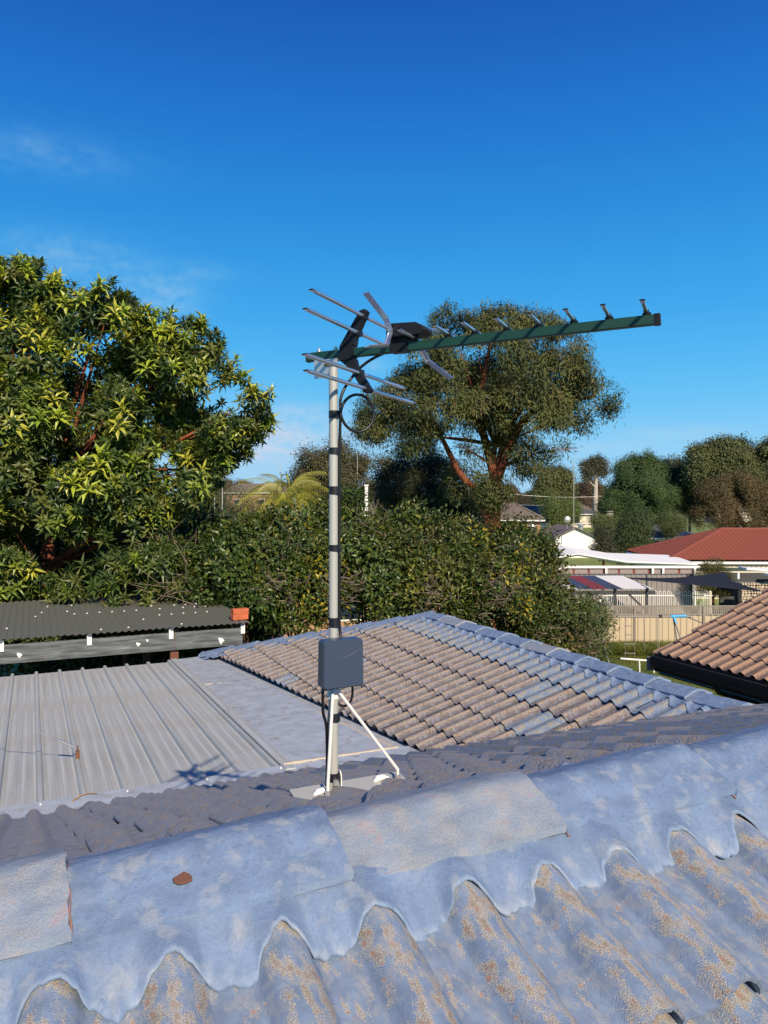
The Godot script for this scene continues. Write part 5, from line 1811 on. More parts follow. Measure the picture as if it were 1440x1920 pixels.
const BACK_GUM_1 := [[-1.28,8.21,-62.00,1.37], [-2.57,8.77,-62.00,1.03], [0.09,8.42,-62.00,1.03], [-0.86,6.71,-62.00,1.28], [0.64,7.36,-62.00,0.94], [-2.14,6.93,-62.00,1.11]]
const SAGE_BUSH := [[-8.65,5.84,-38.00,0.94], [-7.34,6.11,-38.00,0.94], [-6.34,5.53,-38.00,0.89], [-7.86,5.27,-38.00,1.00], [-9.30,5.64,-38.00,0.79], [-6.94,4.93,-38.00,0.79]]
const ROUND_TREE := [[29.74,9.69,-140.00,1.16], [31.38,10.46,-140.00,1.06], [32.83,9.40,-140.00,1.16], [28.77,8.24,-140.00,1.16], [30.90,8.43,-140.00,1.45], [33.21,7.76,-140.00,1.16], [29.93,6.50,-140.00,1.35], [32.34,6.02,-140.00,1.35], [28.19,6.02,-140.00,0.87]]
const TALL_GUM := [[32.59,10.64,-125.00,0.78], [33.62,11.24,-125.00,0.86], [34.66,11.59,-125.00,0.78], [35.69,11.07,-125.00,0.78], [36.47,10.38,-125.00,0.60], [34.40,10.29,-125.00,0.78], [33.10,9.78,-125.00,0.69], [35.43,9.69,-125.00,0.52], [32.41,9.00,-125.00,0.43]]
const CONE_TREE := [[30.65,10.37,-92.00,1.27], [29.38,9.04,-92.00,1.78], [31.41,8.85,-92.00,1.90], [28.23,6.94,-92.00,2.03], [30.44,6.50,-91.00,2.64], [32.87,5.87,-92.00,1.90], [27.28,4.60,-92.00,1.78], [29.50,3.80,-91.00,2.26], [32.23,3.33,-92.00,1.90]]
const IVY_TREE := [[20.18,3.93,-62.00,1.20], [19.80,2.78,-62.00,1.28], [20.52,2.01,-62.00,1.07], [19.24,1.75,-62.00,0.86]]
const SMALL_TREE := [[16.48,3.42,-58.00,0.56], [16.28,2.50,-58.00,0.72], [16.84,2.10,-58.00,0.64]]
const MID_TREE := [[41.86,9.98,-112.00,1.70], [40.32,8.28,-112.00,2.01], [43.41,8.04,-112.00,2.47], [41.40,5.96,-112.00,2.32], [44.80,5.50,-112.00,2.16]]
const BIG_GUM := [[43.30,11.06,-105.00,2.03], [45.77,11.93,-105.00,2.17], [48.52,11.93,-105.00,2.17], [50.83,10.34,-105.00,2.61], [44.75,9.18,-105.00,2.46], [48.16,8.89,-105.00,2.90], [52.28,8.31,-105.00,2.90], [42.58,9.18,-105.00,1.45], [53.73,11.35,-105.00,2.90], [56.48,9.03,-105.00,3.62]]
const BROWN_TREE := [[38.48,6.50,-90.00,1.99], [41.09,6.93,-90.00,2.23], [43.57,6.07,-90.00,2.11], [39.10,4.33,-90.00,2.36], [42.21,3.83,-90.00,2.61], [37.37,3.83,-90.00,1.49], [45.00,3.83,-90.00,2.23], [47.17,4.95,-90.00,2.48]]
const FENCE_BUSH := [[17.02,2.67,-40.00,0.50], [16.61,2.22,-40.00,0.52], [17.43,2.22,-40.00,0.52], [17.05,1.84,-40.00,0.63], [16.66,1.62,-40.00,0.50], [17.43,1.62,-40.00,0.50]]
const PALE_BUSH := [[20.97,4.53,-95.00,1.44], [22.67,4.34,-95.00,1.44], [21.62,3.42,-95.00,1.44]]
const LAWN_BUSH := [[24.32,3.11,-82.00,1.02], [22.62,3.67,-82.00,0.79], [30.65,3.84,-82.00,1.02], [29.97,3.11,-82.00,0.79]]
const UNDER_TREE := [[-8.69,4.82,-18.00,0.87], [-7.66,4.91,-18.50,0.77], [-6.38,5.29,-18.50,0.77], [-4.97,5.57,-18.00,0.68], [-8.65,5.52,-19.00,0.92], [-4.41,5.40,-18.80,0.65], [-9.68,5.32,-18.00,0.99], [-6.95,4.33,-18.00,0.74], [-5.46,4.58,-18.00,0.74], [-8.19,4.20,-18.00,0.74]]
const UNDERGROWTH := [[-6.95,3.83,-14.60,0.55], [-6.21,3.86,-15.00,0.52], [-5.24,3.83,-14.60,0.55], [-4.42,3.83,-14.90,0.57], [-3.52,3.83,-14.60,0.50], [-2.82,3.88,-14.60,0.45], [-2.32,4.13,-14.60,0.38], [-6.44,3.33,-14.60,0.60], [-5.44,3.28,-14.60,0.60], [-4.43,3.28,-14.60,0.60], [-3.42,3.38,-14.60,0.60], [-2.52,3.58,-14.60,0.50], [-7.65,3.73,-14.60,0.60]]


func leaf(m: MB, p: Vector3, d: Vector3, up: Vector3, l: float, w: float, bend := 0.12) -> void:
	var s := d.cross(up).normalized() * w * 0.5
	var n := s.cross(d).normalized()
	var q := p + d * l * 0.45 + n * l * bend * 0.5
	var tip := p + d * l - n * l * bend
	var lift := n * w * 0.22
	m.tri(p, q + s + lift, q)
	m.tri(q, q + s + lift, tip)
	m.tri(p, q, q - s + lift)
	m.tri(q, tip, q - s + lift)


# a shoot: narrow leaves in a whorl round its tip
func whorl_mesh(seed_: int, n: int, l: float, w: float, open: float) -> ArrayMesh:
	var rng := RandomNumberGenerator.new()
	rng.seed = seed_
	var m := MB.new()
	for k in n:
		var a := TAU * (k * 0.382 + rng.randf() * 0.06)
		var e := lerpf(1.15, -0.45, pow(float(k) / n, 0.8)) * open + rng.randf_range(-0.15, 0.15)
		var d := Vector3(cos(a) * cos(e), sin(e), sin(a) * cos(e))
		var g := rng.randf_range(0.82, 1.12)
		m.col = Color(g, g, g * 0.95)
		leaf(m, Vector3(0, -0.02 * k, 0) * 0.3, d, Vector3.UP + Vector3(0.01, 0, 0.02), l * rng.randf_range(0.75, 1.1), w * rng.randf_range(0.85, 1.15), 0.14)
	return m.mesh()


# a sprig: leaves scattered through a small ball, hanging by droop
func sprig_mesh(seed_: int, n: int, r: float, l: float, w: float, droop: float) -> ArrayMesh:
	var rng := RandomNumberGenerator.new()
	rng.seed = seed_
	var m := MB.new()
	for k in n:
		var p := Vector3(rng.randfn(), rng.randfn() * 0.8, rng.randfn()) * r * 0.5
		var d := (p.normalized() + Vector3(rng.randfn(), rng.randfn(), rng.randfn()) * 0.5 + Vector3(0, -droop, 0)).normalized()
		var g := rng.randf_range(0.72, 1.2)
		m.col = Color(g * rng.randf_range(0.94, 1.08), g, g * 0.95)
		leaf(m, p, d, (p + Vector3(0.01, r, 0.02)).normalized(), l * rng.randf_range(0.7, 1.15), w * rng.randf_range(0.8, 1.2), 0.1)
	return m.mesh()


func crown(parent: Node3D, called: String, mesh: Mesh, mat: Material, lobes: Array, origin: Vector3, per_m2: float, seed_: int, smin: float, smax: float, tones: Array, opt := {}) -> Array:
	var rng := RandomNumberGenerator.new()
	rng.seed = seed_
	var fn := FastNoiseLite.new()
	fn.seed = seed_
	fn.frequency = opt.get("clump", 1.0)
	fn.fractal_octaves = 2
	var spots := []
	var gate: float = opt.get("gate", -0.1)
	var up_bias: float = opt.get("up", 0.5)
	var shell: float = opt.get("shell", 0.55)
	for l in lobes:
		var c := Vector3(l[0], l[1], l[2])
		var r: float = l[3]
		var n := int(4.0 * PI * r * r * per_m2)
		for k in n:
			var d := Vector3(rng.randfn(), rng.randfn(), rng.randfn()).normalized()
			var f := lerpf(shell, 1.06, sqrt(rng.randf()))
			if rng.randf() < 0.10:
				f += rng.randf() * 0.22   # stray shoots past the outline
			var p := c + Vector3(d.x, d.y * 0.88, d.z) * r * f
			if fn.get_noise_3dv(p) < gate:
				continue
			spots.append([p, d])
	var mm := MultiMesh.new()
	mm.transform_format = MultiMesh.TRANSFORM_3D
	mm.use_colors = true
	mm.mesh = mesh
	mm.instance_count = spots.size()
	var i := 0
	for s in spots:
		var y: Vector3 = (s[1] + Vector3.UP * up_bias + Vector3(rng.randfn(), rng.randfn(), rng.randfn()) * 0.25).normalized()
		var x := y.cross(Vector3(rng.randfn(), rng.randfn(), rng.randfn())).normalized()
		var sc := rng.randf_range(smin, smax)
		mm.set_instance_transform(i, Transform3D(Basis(x, y, x.cross(y)) * sc, s[0] - origin))
		var t: Color = tones[rng.randi() % tones.size()]
		var g := rng.randf_range(0.8, 1.2)
		mm.set_instance_color(i, Color(t.r * g, t.g * g, t.b * g))
		i += 1
	var o := MultiMeshInstance3D.new()
	o.name = called
	o.multimesh = mm
	o.material_override = mat
	parent.add_child(o, true)
	o.set_meta("kind", "stuff")
	return spots


func limb(parent: Node3D, called: String, pts: Array, radii: Array, mat: Material, origin: Vector3, sides := 8) -> MeshInstance3D:
	var p := PackedVector3Array()
	for q in pts:
		p.append(q - origin)
	var c := curve_through(p, maxf(0.12, p[0].distance_to(p[p.size() - 1]) / 14.0))
	var r := PackedFloat32Array()
	for i in c.size():
		var f := float(i) / (c.size() - 1) * (radii.size() - 1)
		var k := mini(int(f), radii.size() - 2)
		r.append(lerpf(radii[k], radii[k + 1], f - k))
	var m := MB.new()
	m.tube(c, r, sides)
	return made(called, m, mat, parent)


# trunk to a fork, then one branch to each lobe
func wood(parent: Node3D, base: Vector3, fork: Vector3, r: float, lobes: Array, mat: Material, origin: Vector3, seed_: int, take := 1.0) -> void:
	var rng := RandomNumberGenerator.new()
	rng.seed = seed_
	var mid := base.lerp(fork, 0.5) + Vector3(rng.randfn(), 0, rng.randfn()) * r * 0.5
	limb(parent, "trunk", [base, mid, fork], [r * 1.15, r * 0.95, r * 0.7], mat, origin, 10)
	for l in lobes:
		if rng.randf() > take:
			continue
		var c := Vector3(l[0], l[1], l[2])
		var from := base.lerp(fork, clampf(0.55 + 0.45 * (c.y - base.y) / (fork.y - base.y + 0.01) * 0.5, 0.5, 1.0))
		if c.y > fork.y:
			from = fork - (fork - base) * 0.06 * rng.randf()
		var m1 := from.lerp(c, 0.45) + Vector3(rng.randfn(), absf(rng.randfn()) * 0.7, rng.randfn()) * from.distance_to(c) * 0.07
		limb(parent, "branch", [from, m1, c], [r * 0.42, r * 0.26, r * 0.06], mat, origin, 6)


func twigs(parent: Node3D, c: Vector3, r: float, n: int, mat: Material, origin: Vector3, seed_: int) -> void:
	var rng := RandomNumberGenerator.new()
	rng.seed = seed_
	var m := MB.new()
	for k in n:
		var d := Vector3(rng.randfn(), absf(rng.randfn()) * 0.8, absf(rng.randfn()) + 0.4).normalized()
		var p := c + Vector3(rng.randfn(), rng.randfn(), rng.randfn()) * r * 0.35
		var q := p + d * r * rng.randf_range(0.5, 1.0)
		m.tube(PackedVector3Array([p - origin, p.lerp(q, 0.5) + Vector3(rng.randfn(), rng.randfn(), rng.randfn()) * 0.05 * r - origin, q - origin]), PackedFloat32Array([0.010, 0.007, 0.003]), 4)
		for j in 2:
			var b := p.lerp(q, rng.randf_range(0.4, 0.9))
			m.tube(PackedVector3Array([b - origin, b + (d + Vector3(rng.randfn(), rng.randfn(), rng.randfn()) * 0.7) * r * 0.3 - origin]), PackedFloat32Array([0.005, 0.002]), 4)
	stuff(made("bare_twigs", m, mat, parent))


func tree(called: String, label: String, lobes: Array, base: Vector3, fork: Vector3, r: float, bark: Material, mesh: Mesh, per_m2: float, seed_: int, sc: Vector2, tones: Array, opt := {}, group := "", cat := "tree") -> Node3D:
	var t := thing(called, label, cat, Transform3D(Basis(), base), group)
	wood(t, base, fork, r, lobes, bark, base, seed_, opt.get("take", 0.8))
	crown(t, "crown", mesh, opt.get("mat", M["leaf_matt"]), lobes, base, per_m2, seed_, sc.x, sc.y, tones, opt)
	return t


func build_plants() -> void:
	var whorls := [whorl_mesh(1, 12, 0.20, 0.052, 1.0), whorl_mesh(2, 11, 0.21, 0.050, 0.9), whorl_mesh(3, 13, 0.19, 0.05, 1.05)]
	var gum := sprig_mesh(4, 26, 0.30, 0.15, 0.028, 0.9)
	var small := sprig_mesh(5, 28, 0.22, 0.095, 0.046, 0.1)
	var fine := sprig_mesh(6, 30, 0.24, 0.085, 0.022, 0.2)
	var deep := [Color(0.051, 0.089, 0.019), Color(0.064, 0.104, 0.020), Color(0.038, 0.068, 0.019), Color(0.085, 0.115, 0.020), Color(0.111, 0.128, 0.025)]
	# ---- the big large-leafed tree at left
	var base := Vector3(-6.6, ground_y(-6.6, -15.0), -15.0)
	var t := thing("broadleaf_tree", "large glossy leafed tree with bright yellow green shoots at left", "tree", Transform3D(Basis(), base))
	wood(t, base, Vector3(-6.5, 6.2, -15.0), 0.17, LEFT_TREE, M["red_bark"], base, 61, 0.7)
	limb(t, "trunk", [base + Vector3(-0.9, 0, 0.3), Vector3(-7.6, 4.5, -14.9), Vector3(-7.9, 7.5, -15.0)], [0.14, 0.11, 0.06], M["red_bark"], base, 8)
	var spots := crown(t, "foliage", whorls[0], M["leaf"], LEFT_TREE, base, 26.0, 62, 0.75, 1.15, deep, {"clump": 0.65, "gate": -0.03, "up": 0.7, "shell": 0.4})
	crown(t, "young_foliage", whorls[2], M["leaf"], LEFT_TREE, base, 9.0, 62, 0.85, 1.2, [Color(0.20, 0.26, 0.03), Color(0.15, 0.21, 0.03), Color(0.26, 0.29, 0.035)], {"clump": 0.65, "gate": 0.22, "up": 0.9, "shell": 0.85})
	var rng := RandomNumberGenerator.new()
	rng.seed = 63
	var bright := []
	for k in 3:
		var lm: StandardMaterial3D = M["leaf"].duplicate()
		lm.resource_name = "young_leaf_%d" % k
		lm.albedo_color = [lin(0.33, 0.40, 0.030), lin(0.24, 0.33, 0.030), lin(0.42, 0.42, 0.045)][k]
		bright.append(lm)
	var fnz := FastNoiseLite.new()
	fnz.seed = 9
	fnz.frequency = 1.1
	var placed := 0
	for i in range(spots.size() - 1, 0, -1):
		var j := rng.randi() % (i + 1)
		var swap = spots[i]
		spots[i] = spots[j]
		spots[j] = swap
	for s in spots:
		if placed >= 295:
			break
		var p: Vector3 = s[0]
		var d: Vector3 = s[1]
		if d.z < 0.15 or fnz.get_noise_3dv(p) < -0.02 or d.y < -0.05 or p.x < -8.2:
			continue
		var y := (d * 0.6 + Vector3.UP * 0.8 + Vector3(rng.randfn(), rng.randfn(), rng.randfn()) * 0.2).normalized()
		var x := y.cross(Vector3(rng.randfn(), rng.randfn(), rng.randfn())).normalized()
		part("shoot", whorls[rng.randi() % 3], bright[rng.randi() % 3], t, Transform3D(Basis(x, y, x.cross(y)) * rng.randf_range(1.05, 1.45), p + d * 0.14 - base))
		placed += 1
	# ---- low bush of the same kind in front
	base = Vector3(-4.2, ground_y(-4.2, -12.6), -12.6)
	t = thing("broadleaf_bush", "low glossy leafed bush with some bright shoots just behind the pergola", "bush", Transform3D(Basis(), base))
	wood(t, base, Vector3(-4.2, 4.0, -12.6), 0.06, LOW_BUSH, M["dark_bark"], base, 64, 1.0)
	spots = crown(t, "foliage", whorls[1], M["leaf"], LOW_BUSH, base, 40.0, 65, 0.7, 1.0, deep, {"clump": 1.5, "gate": -0.3, "up": 0.7})
	placed = 0
	for s in spots:
		if placed < 34 and s[1].z > 0.2 and s[1].y > 0.0 and rng.randf() < 0.16:
			part("shoot", whorls[rng.randi() % 3], bright[rng.randi() % 3], t, Transform3D(Basis(UPV, rng.randf() * TAU) * 0.85, s[0] + s[1] * 0.08 - base))
			placed += 1
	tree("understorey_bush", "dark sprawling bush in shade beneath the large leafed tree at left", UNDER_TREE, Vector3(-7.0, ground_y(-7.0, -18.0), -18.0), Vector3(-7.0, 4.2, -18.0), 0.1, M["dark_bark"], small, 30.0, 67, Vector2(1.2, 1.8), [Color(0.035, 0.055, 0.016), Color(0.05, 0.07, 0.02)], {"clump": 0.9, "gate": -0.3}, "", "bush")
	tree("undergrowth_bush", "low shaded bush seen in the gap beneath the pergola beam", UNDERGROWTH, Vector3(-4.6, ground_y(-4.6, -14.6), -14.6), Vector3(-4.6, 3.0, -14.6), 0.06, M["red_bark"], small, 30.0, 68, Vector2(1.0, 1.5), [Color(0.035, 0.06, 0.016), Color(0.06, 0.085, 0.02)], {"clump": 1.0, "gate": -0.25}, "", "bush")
	# ---- hedge shrubs
	var green := [Color(0.058, 0.098, 0.014), Color(0.082, 0.121, 0.016), Color(0.043, 0.074, 0.014), Color(0.133, 0.148, 0.019), Color(0.047, 0.082, 0.019)]
	var gold := green + [Color(0.34, 0.27, 0.02)]
	var dark := [Color(0.040, 0.075, 0.018), Color(0.055, 0.092, 0.02), Color(0.07, 0.11, 0.022)]
	var olive := [Color(0.085, 0.098, 0.019), Color(0.064, 0.081, 0.017), Color(0.111, 0.102, 0.025), Color(0.047, 0.064, 0.017)]
	var sets := [dark + green, green + green + green + [gold[5]], dark + green + green, green + olive + [Color(0.17, 0.18, 0.02)], green + green + olive + [gold[5]], olive + green + [Color(0.15, 0.11, 0.04)], green + dark]
	var rows := [HEDGE_0, HEDGE_1, HEDGE_2, HEDGE_3, HEDGE_4, HEDGE_5, HEDGE_6]
	var says := ["dark leafy shrub behind the brick topped pergola corner", "leafy shrub left of the mast with yellowing leaves", "tall leafy shrub directly behind the mast", "leafy shrub right of the mast before the dark tree", "shrub with yellowing leaves below the big gum tree", "tangled shrub above the wing roof apex, right of the gum", "rounded shrub at the right end of the hedge by the fence"]
	for k in rows.size():
		var l: Array = rows[k]
		var c := Vector3(l[l.size() - 1][0], 0, l[l.size() - 1][2])
		c.y = ground_y(c.x, c.z)
		t = thing("shrub", says[k], "shrub", Transform3D(Basis(), c), "shrubs of the hedge behind the roof")
		wood(t, c, Vector3(c.x, 3.4, c.z), 0.07, l, M["dark_bark"], c, 70 + k, 0.9)
		crown(t, "foliage", small if k != 6 else fine, M["leaf"], l, c, 56.0 if k != 6 else 50.0, 80 + k, 0.8, 1.3, sets[k], {"clump": 1.3, "gate": 0.06, "up": 0.3, "shell": 0.40})
		var q: Array = l[2]
		twigs(t, Vector3(q[0], q[1] - 0.2, q[2] + q[3] * 0.7), 0.62, 30, M["twig"], c, 90 + k)
		q = l[l.size() - 2]
		twigs(t, Vector3(q[0] + 0.3, q[1], q[2] + q[3] * 0.8), 0.5, 26, M["twig"], c, 190 + k)
	# ---- the big gum
	base = Vector3(3.72, ground_y(3.72, -26.0), -26.0)
	var gum_tones := [Color(0.089, 0.115, 0.027), Color(0.064, 0.089, 0.025), Color(0.128, 0.140, 0.031), Color(0.043, 0.064, 0.022), Color(0.145, 0.128, 0.034)]
	t = thing("gum_tree", "big spreading gum tree with reddish trunk behind the antenna boom", "tree", Transform3D(Basis(), base))
	limb(t, "trunk", [base, Vector3(3.7, 4.6, -26.0), Vector3(3.75, 6.9, -26.0)], [0.30, 0.24, 0.19], M["red_bark"], base, 12)
	var forks := [[Vector3(3.62, 5.3, -26), Vector3(3.05, 6.6, -25.9), Vector3(2.5, 7.2, -25.7), Vector3(1.5, 9.2, -25.5)], [Vector3(3.75, 6.8, -26), Vector3(3.3, 8.6, -26), Vector3(2.6, 10.0, -26.0), Vector3(1.4, 10.9, -26)], [Vector3(3.75, 6.8, -26), Vector3(4.2, 8.6, -26.2), Vector3(5.0, 10.0, -26.2), Vector3(5.9, 11.2, -26)], [Vector3(3.75, 6.8, -26), Vector3(4.6, 8.9, -25.7), Vector3(5.9, 9.5, -25.4), Vector3(7.0, 9.7, -25.6)], [Vector3(3.3, 8.6, -26), Vector3(3.2, 9.8, -25.6), Vector3(3.5, 11.4, -25.4)]]
	for f in forks:
		limb(t, "limb", f, [0.16, 0.13, 0.09, 0.04], M["red_bark"], base, 8)
	wood(t, Vector3(3.72, 4.5, -26), Vector3(3.75, 8.2, -26.1), 0.12, GUM, M["red_bark"], base, 101, 0.75)
	crown(t, "crown", gum, M["leaf_matt"], GUM, base, 38.0, 102, 0.9, 1.35, gum_tones, {"clump": 0.6, "gate": 0.06, "up": 1.2, "shell": 0.5})
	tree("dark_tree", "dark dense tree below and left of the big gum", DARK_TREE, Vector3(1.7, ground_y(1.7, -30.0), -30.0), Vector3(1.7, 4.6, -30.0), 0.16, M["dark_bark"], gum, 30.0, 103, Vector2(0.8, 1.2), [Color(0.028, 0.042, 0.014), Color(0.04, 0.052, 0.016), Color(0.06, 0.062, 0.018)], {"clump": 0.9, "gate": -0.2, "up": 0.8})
	tree("olive_tree", "small dark green round tree left of the white gable house", OLIVE_TREE, Vector3(4.1, ground_y(4.1, -22.0), -22.0), Vector3(4.1, 4.4, -22.0), 0.1, M["dark_bark"], small, 22.0, 104, Vector2(1.0, 1.5), [Color(0.05, 0.07, 0.018), Color(0.07, 0.085, 0.02)], {"clump": 1.2, "gate": -0.3})
	# ---- tall grass by the fence, mown grass before it
	var tuft := MB.new()
	rng.seed = 120
	for k in 9:
		var a := rng.randf() * TAU
		var d := Vector3(cos(a) * 0.4, 1.0, sin(a) * 0.4).normalized()
		var s := d.cross(Vector3(sin(a), 0, cos(a) + 0.01)).normalized() * 0.012
		var p := Vector3(rng.randfn(), 0, rng.randfn()) * 0.05
		var h := rng.randf_range(0.6, 1.1)
		tuft.tri(p - s, p + s, p + d * h)
	var mm := MultiMesh.new()
	mm.transform_format = MultiMesh.TRANSFORM_3D
	mm.use_colors = true
	mm.mesh = tuft.mesh()
	mm.instance_count = 16000
	for i in 16000:
		var x := rng.randf_range(6.5, 17.0)
		var z := -rng.randf_range(19.0, 31.9) if i % 3 else -31.9 + absf(rng.randfn()) * 0.9
		var h := rng.randf_range(0.08, 0.20) if z > -30.6 else rng.randf_range(0.15, 0.55)
		mm.set_instance_transform(i, Transform3D(Basis(UPV, rng.randf() * TAU).scaled(Vector3(1.6, h, 1.6)), Vector3(x, ground_y(x, z), z)))
		var g := rng.randf_range(0.7, 1.3)
		var tone := Color(0.19, 0.20, 0.035) if rng.randf() < 0.5 else Color(0.12, 0.17, 0.03)
		mm.set_instance_color(i, tone * g)
	var gr := MultiMeshInstance3D.new()
	gr.name = "grass"
	gr.multimesh = mm
	gr.material_override = M["leaf_matt"]
	add_child(gr)
	gr.set_meta("kind", "stuff")
	gr.set_meta("label", "sunlit grass of the yard before the beige fence")
	gr.set_meta("category", "grass")


func build_far_trees() -> void:
	var near_far := sprig_mesh(11, 34, 0.5, 0.22, 0.07, 0.5)
	var far := sprig_mesh(12, 40, 0.9, 0.34, 0.16, 0.3)
	var gum_t := [Color(0.095, 0.085, 0.032), Color(0.075, 0.075, 0.030), Color(0.12, 0.10, 0.04), Color(0.06, 0.066, 0.026)]
	var green_t := [Color(0.06, 0.11, 0.028), Color(0.045, 0.088, 0.024), Color(0.085, 0.135, 0.032)]
	var olive_t := [Color(0.11, 0.13, 0.04), Color(0.14, 0.155, 0.05), Color(0.08, 0.10, 0.034)]
	var brown_t := [Color(0.13, 0.085, 0.032), Color(0.10, 0.078, 0.03), Color(0.075, 0.075, 0.025), Color(0.16, 0.10, 0.04)]
	tree("background_gum", "olive brown gum tree left of the mast above the palm", BACK_GUM_0, Vector3(-4.5, 0.5, -60.0), Vector3(-4.5, 5.5, -60.0), 0.25, M["pale_bark"], near_far, 12.0, 131, Vector2(0.8, 1.3), gum_t, {"clump": 0.5, "gate": -0.1})
	tree("background_gum", "sparse olive brown gum tree just right of the mast", BACK_GUM_1, Vector3(-1.0, 0.3, -62.0), Vector3(-1.0, 5.5, -62.0), 0.25, M["pale_bark"], near_far, 10.0, 132, Vector2(0.8, 1.2), gum_t, {"clump": 0.5, "gate": 0.0})
	tree("sage_bush", "sage green bushy tree beside the slim aerial masts", SAGE_BUSH, Vector3(-7.6, 1.5, -38.0), Vector3(-7.6, 4.0, -38.0), 0.15, M["dark_bark"], sprig_mesh(13, 34, 0.35, 0.12, 0.03, 0.3), 9.0, 133, Vector2(0.9, 1.3), [Color(0.095, 0.11, 0.05), Color(0.12, 0.125, 0.055), Color(0.075, 0.09, 0.04)], {"clump": 0.7, "gate": -0.25})
	tree("round_tree", "round crowned tree left of the tall aerial mast", ROUND_TREE, Vector3(31.0, 0, -140.0), Vector3(31.0, 4.0, -140.0), 0.4, M["dark_bark"], far, 5.2, 134, Vector2(0.8, 1.2), olive_t, {"clump": 0.3, "gate": -0.2})
	var tg := tree("tall_gum", "tall gum with pale bare trunk against the sky", TALL_GUM, Vector3(34.6, 0, -125.0), Vector3(34.3, 9.2, -125.0), 0.42, M["pale_bark"], far, 5.6, 135, Vector2(0.6, 0.95), [Color(0.07, 0.072, 0.04), Color(0.09, 0.085, 0.045)], {"clump": 0.4, "gate": -0.15, "take": 1.0})
	tree("leafy_tree", "dense dark green pointed tree left of the power pole", CONE_TREE, Vector3(30.5, 0, -92.0), Vector3(30.5, 4.5, -92.0), 0.4, M["dark_bark"], near_far, 15.0, 136, Vector2(0.8, 1.3), green_t, {"clump": 0.35, "gate": -0.05})
	tree("ivy_tree", "ivy covered dark green column tree beside the solar roof", IVY_TREE, Vector3(19.9, 0, -62.0), Vector3(19.9, 3.0, -62.0), 0.2, M["dark_bark"], near_far, 20.0, 137, Vector2(0.6, 1.0), [Color(0.05, 0.08, 0.018), Color(0.07, 0.095, 0.022), Color(0.04, 0.065, 0.018)], {"clump": 0.6, "gate": -0.4})
	tree("small_tree", "small dark rounded tree right of the white gable house", SMALL_TREE, Vector3(16.5, 0, -58.0), Vector3(16.5, 1.6, -58.0), 0.12, M["dark_bark"], near_far, 18.0, 138, Vector2(0.6, 0.9), [Color(0.05, 0.058, 0.026), Color(0.07, 0.07, 0.03)], {"clump": 0.7, "gate": -0.3})
	tree("leafy_tree", "dark green tree between the pointed tree and the power pole", MID_TREE, Vector3(42.0, 0, -112.0), Vector3(42.0, 4.0, -112.0), 0.35, M["dark_bark"], far, 6.4, 139, Vector2(0.7, 1.1), [Color(0.05, 0.065, 0.028), Color(0.07, 0.08, 0.034)], {"clump": 0.35, "gate": -0.15})
	tree("background_gum", "broad olive gum tree at the top right", BIG_GUM, Vector3(48.0, 0, -105.0), Vector3(48.0, 6.0, -105.0), 0.5, M["pale_bark"], far, 6.4, 140, Vector2(0.7, 1.1), olive_t, {"clump": 0.25, "gate": -0.04})
	tree("brown_tree", "brown leaved tree behind the red roof at right", BROWN_TREE, Vector3(42.0, 0, -90.0), Vector3(42.0, 3.0, -90.0), 0.35, M["dark_bark"], near_far, 8.4, 141, Vector2(0.8, 1.2), brown_t, {"clump": 0.4, "gate": -0.08})
	tree("fence_bush", "clipped golden green bush above the shade sail", FENCE_BUSH, Vector3(17.05, 0, -40.0), Vector3(17.05, 1.8, -40.0), 0.1, M["dark_bark"], sprig_mesh(14, 34, 0.18, 0.08, 0.02, 0.0), 40.0, 142, Vector2(0.8, 1.2), [Color(0.13, 0.12, 0.02), Color(0.09, 0.09, 0.018), Color(0.05, 0.055, 0.014)], {"clump": 1.5, "gate": -0.5}, "", "bush")
	tree("pale_bush", "pale green bush on the far lawn behind the brick house", PALE_BUSH, Vector3(21.8, 0, -95.0), Vector3(21.8, 2.0, -95.0), 0.15, M["dark_bark"], near_far, 12.0, 143, Vector2(0.8, 1.2), [Color(0.10, 0.15, 0.035), Color(0.13, 0.17, 0.045)], {"clump": 0.5, "gate": -0.3}, "", "bush")
	for k in 4:
		var l: Array = LAWN_BUSH[k]
		tree("lawn_bush", ["light green bush beside the dense pointed tree", "pale shrub on the lawn above the white gable", "light green bush at the foot of the power pole", "low shrub behind the solar roofed house"][k], [l, [l[0] + 0.6, l[1] - 0.6, l[2], l[3] * 0.8]], Vector3(l[0], 0, l[2]), Vector3(l[0], maxf(l[1] - 0.5, 0.6), l[2]), 0.08, M["dark_bark"], near_far, 12.0, 150 + k, Vector2(0.6, 0.9), [Color(0.09, 0.12, 0.035), Color(0.12, 0.14, 0.04)], {"clump": 0.6, "gate": -0.3}, "bushes on the far lawn", "bush")
	# palm behind the hedge
	var pb := Vector3(-4.0, 1.2, -31.0)
	var p := thing("palm_tree", "palm with drooping yellow green fronds left of the mast", "palm", Transform3D(Basis(), pb))
	limb(p, "trunk", [pb, Vector3(-4.0, 3.8, -31), Vector3(-3.95, 6.2, -31)], [0.2, 0.16, 0.14], M["dark_bark"], pb, 8)
	var fr := MB.new()
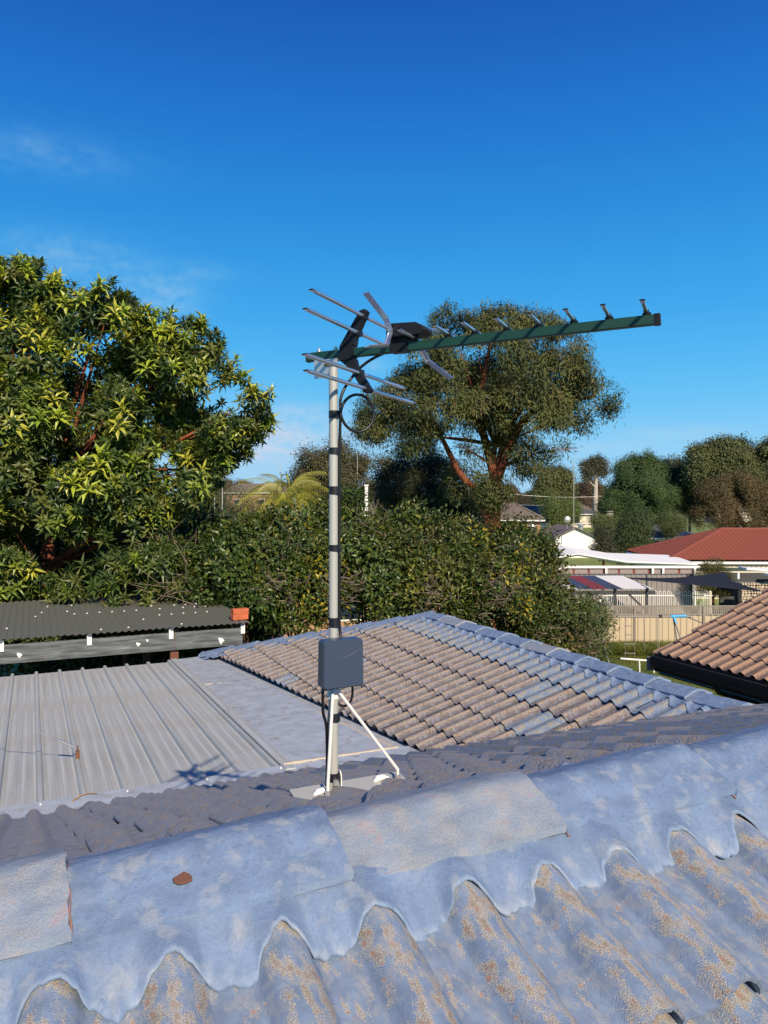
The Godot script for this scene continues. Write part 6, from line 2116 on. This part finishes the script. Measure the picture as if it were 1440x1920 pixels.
	for k in 28:
		var f := k / 28.0
		var q := Vector3(f * 1.9, 0.62 * sin(f * 2.2) - 0.9 * f * f, 0)
		for s in [-1.0, 1.0]:
			fr.col = Color(1, 1, 1) * (0.85 + 0.3 * fposmod(k * 0.37, 1.0))
			leaf(fr, q, Vector3(0.5, -0.8 - 0.6 * f, s * 0.8).normalized(), Vector3.UP, 0.55 * (1.0 - 0.4 * f), 0.034, 0.3)
	var fm := fr.mesh()
	var pm: StandardMaterial3D = M["leaf"].duplicate()
	pm.resource_name = "palm_leaf"
	pm.albedo_color = lin(0.30, 0.30, 0.035)
	for k in 22:
		part("frond", fm, pm, p, Transform3D(Basis(UPV, k * 2.4) * Basis(Vector3(0, 0, 1), 0.85 - 0.055 * k), Vector3(0.05, 5.0, 0)))
	# trees along the horizon
	var rng := RandomNumberGenerator.new()
	rng.seed = 160
	var shapes := []
	for k in 3:
		var lob := []
		for j in 7:
			lob.append([rng.randfn() * 2.4, 5.5 + rng.randfn() * 1.4, rng.randfn() * 1.5, rng.randf_range(1.6, 2.8)])
		lob.append([0.0, 4.0, 0.0, 2.6])
		shapes.append(lob)
	var names := ["green", "olive", "russet"]
	for k in 52:
		var d := rng.randf_range(190.0, 420.0)
		var pxl := [rng.randf_range(360.0, 560.0), rng.randf_range(990.0, 1160.0), rng.randf_range(900.0, 1010.0), rng.randf_range(1160.0, 1440.0)]
		var x: float = (pxl[[0, 1, 2, 1, 2, 3, 1, 0][k % 8]] - 720.0) / 1450.0 * d
		var y := ground_y(x, -d)
		var kind := k % 3
		var ts: Array = [[Color(0.06, 0.085, 0.04), Color(0.075, 0.095, 0.045)], [Color(0.09, 0.088, 0.05), Color(0.075, 0.078, 0.045)], [Color(0.13, 0.085, 0.05), Color(0.11, 0.08, 0.045)]][kind]
		var t := thing("distant_tree", "distant %s tree in the line of trees on the horizon" % names[kind], "tree", at(x, y, -d, rng.randf() * 360.0), "%s trees on the horizon" % names[kind])
		t.scale = Vector3.ONE * rng.randf_range(0.5, 0.95)
		wood(t, Vector3.ZERO, Vector3(0, 4.2, 0), 0.25, shapes[kind], M["dark_bark"], Vector3.ZERO, 161, 0.3)
		crown(t, "crown", far, M["leaf_matt"], shapes[kind], Vector3.ZERO, 2.4, 170 + k, 0.9, 1.5, ts, {"clump": 0.3, "gate": -0.2})
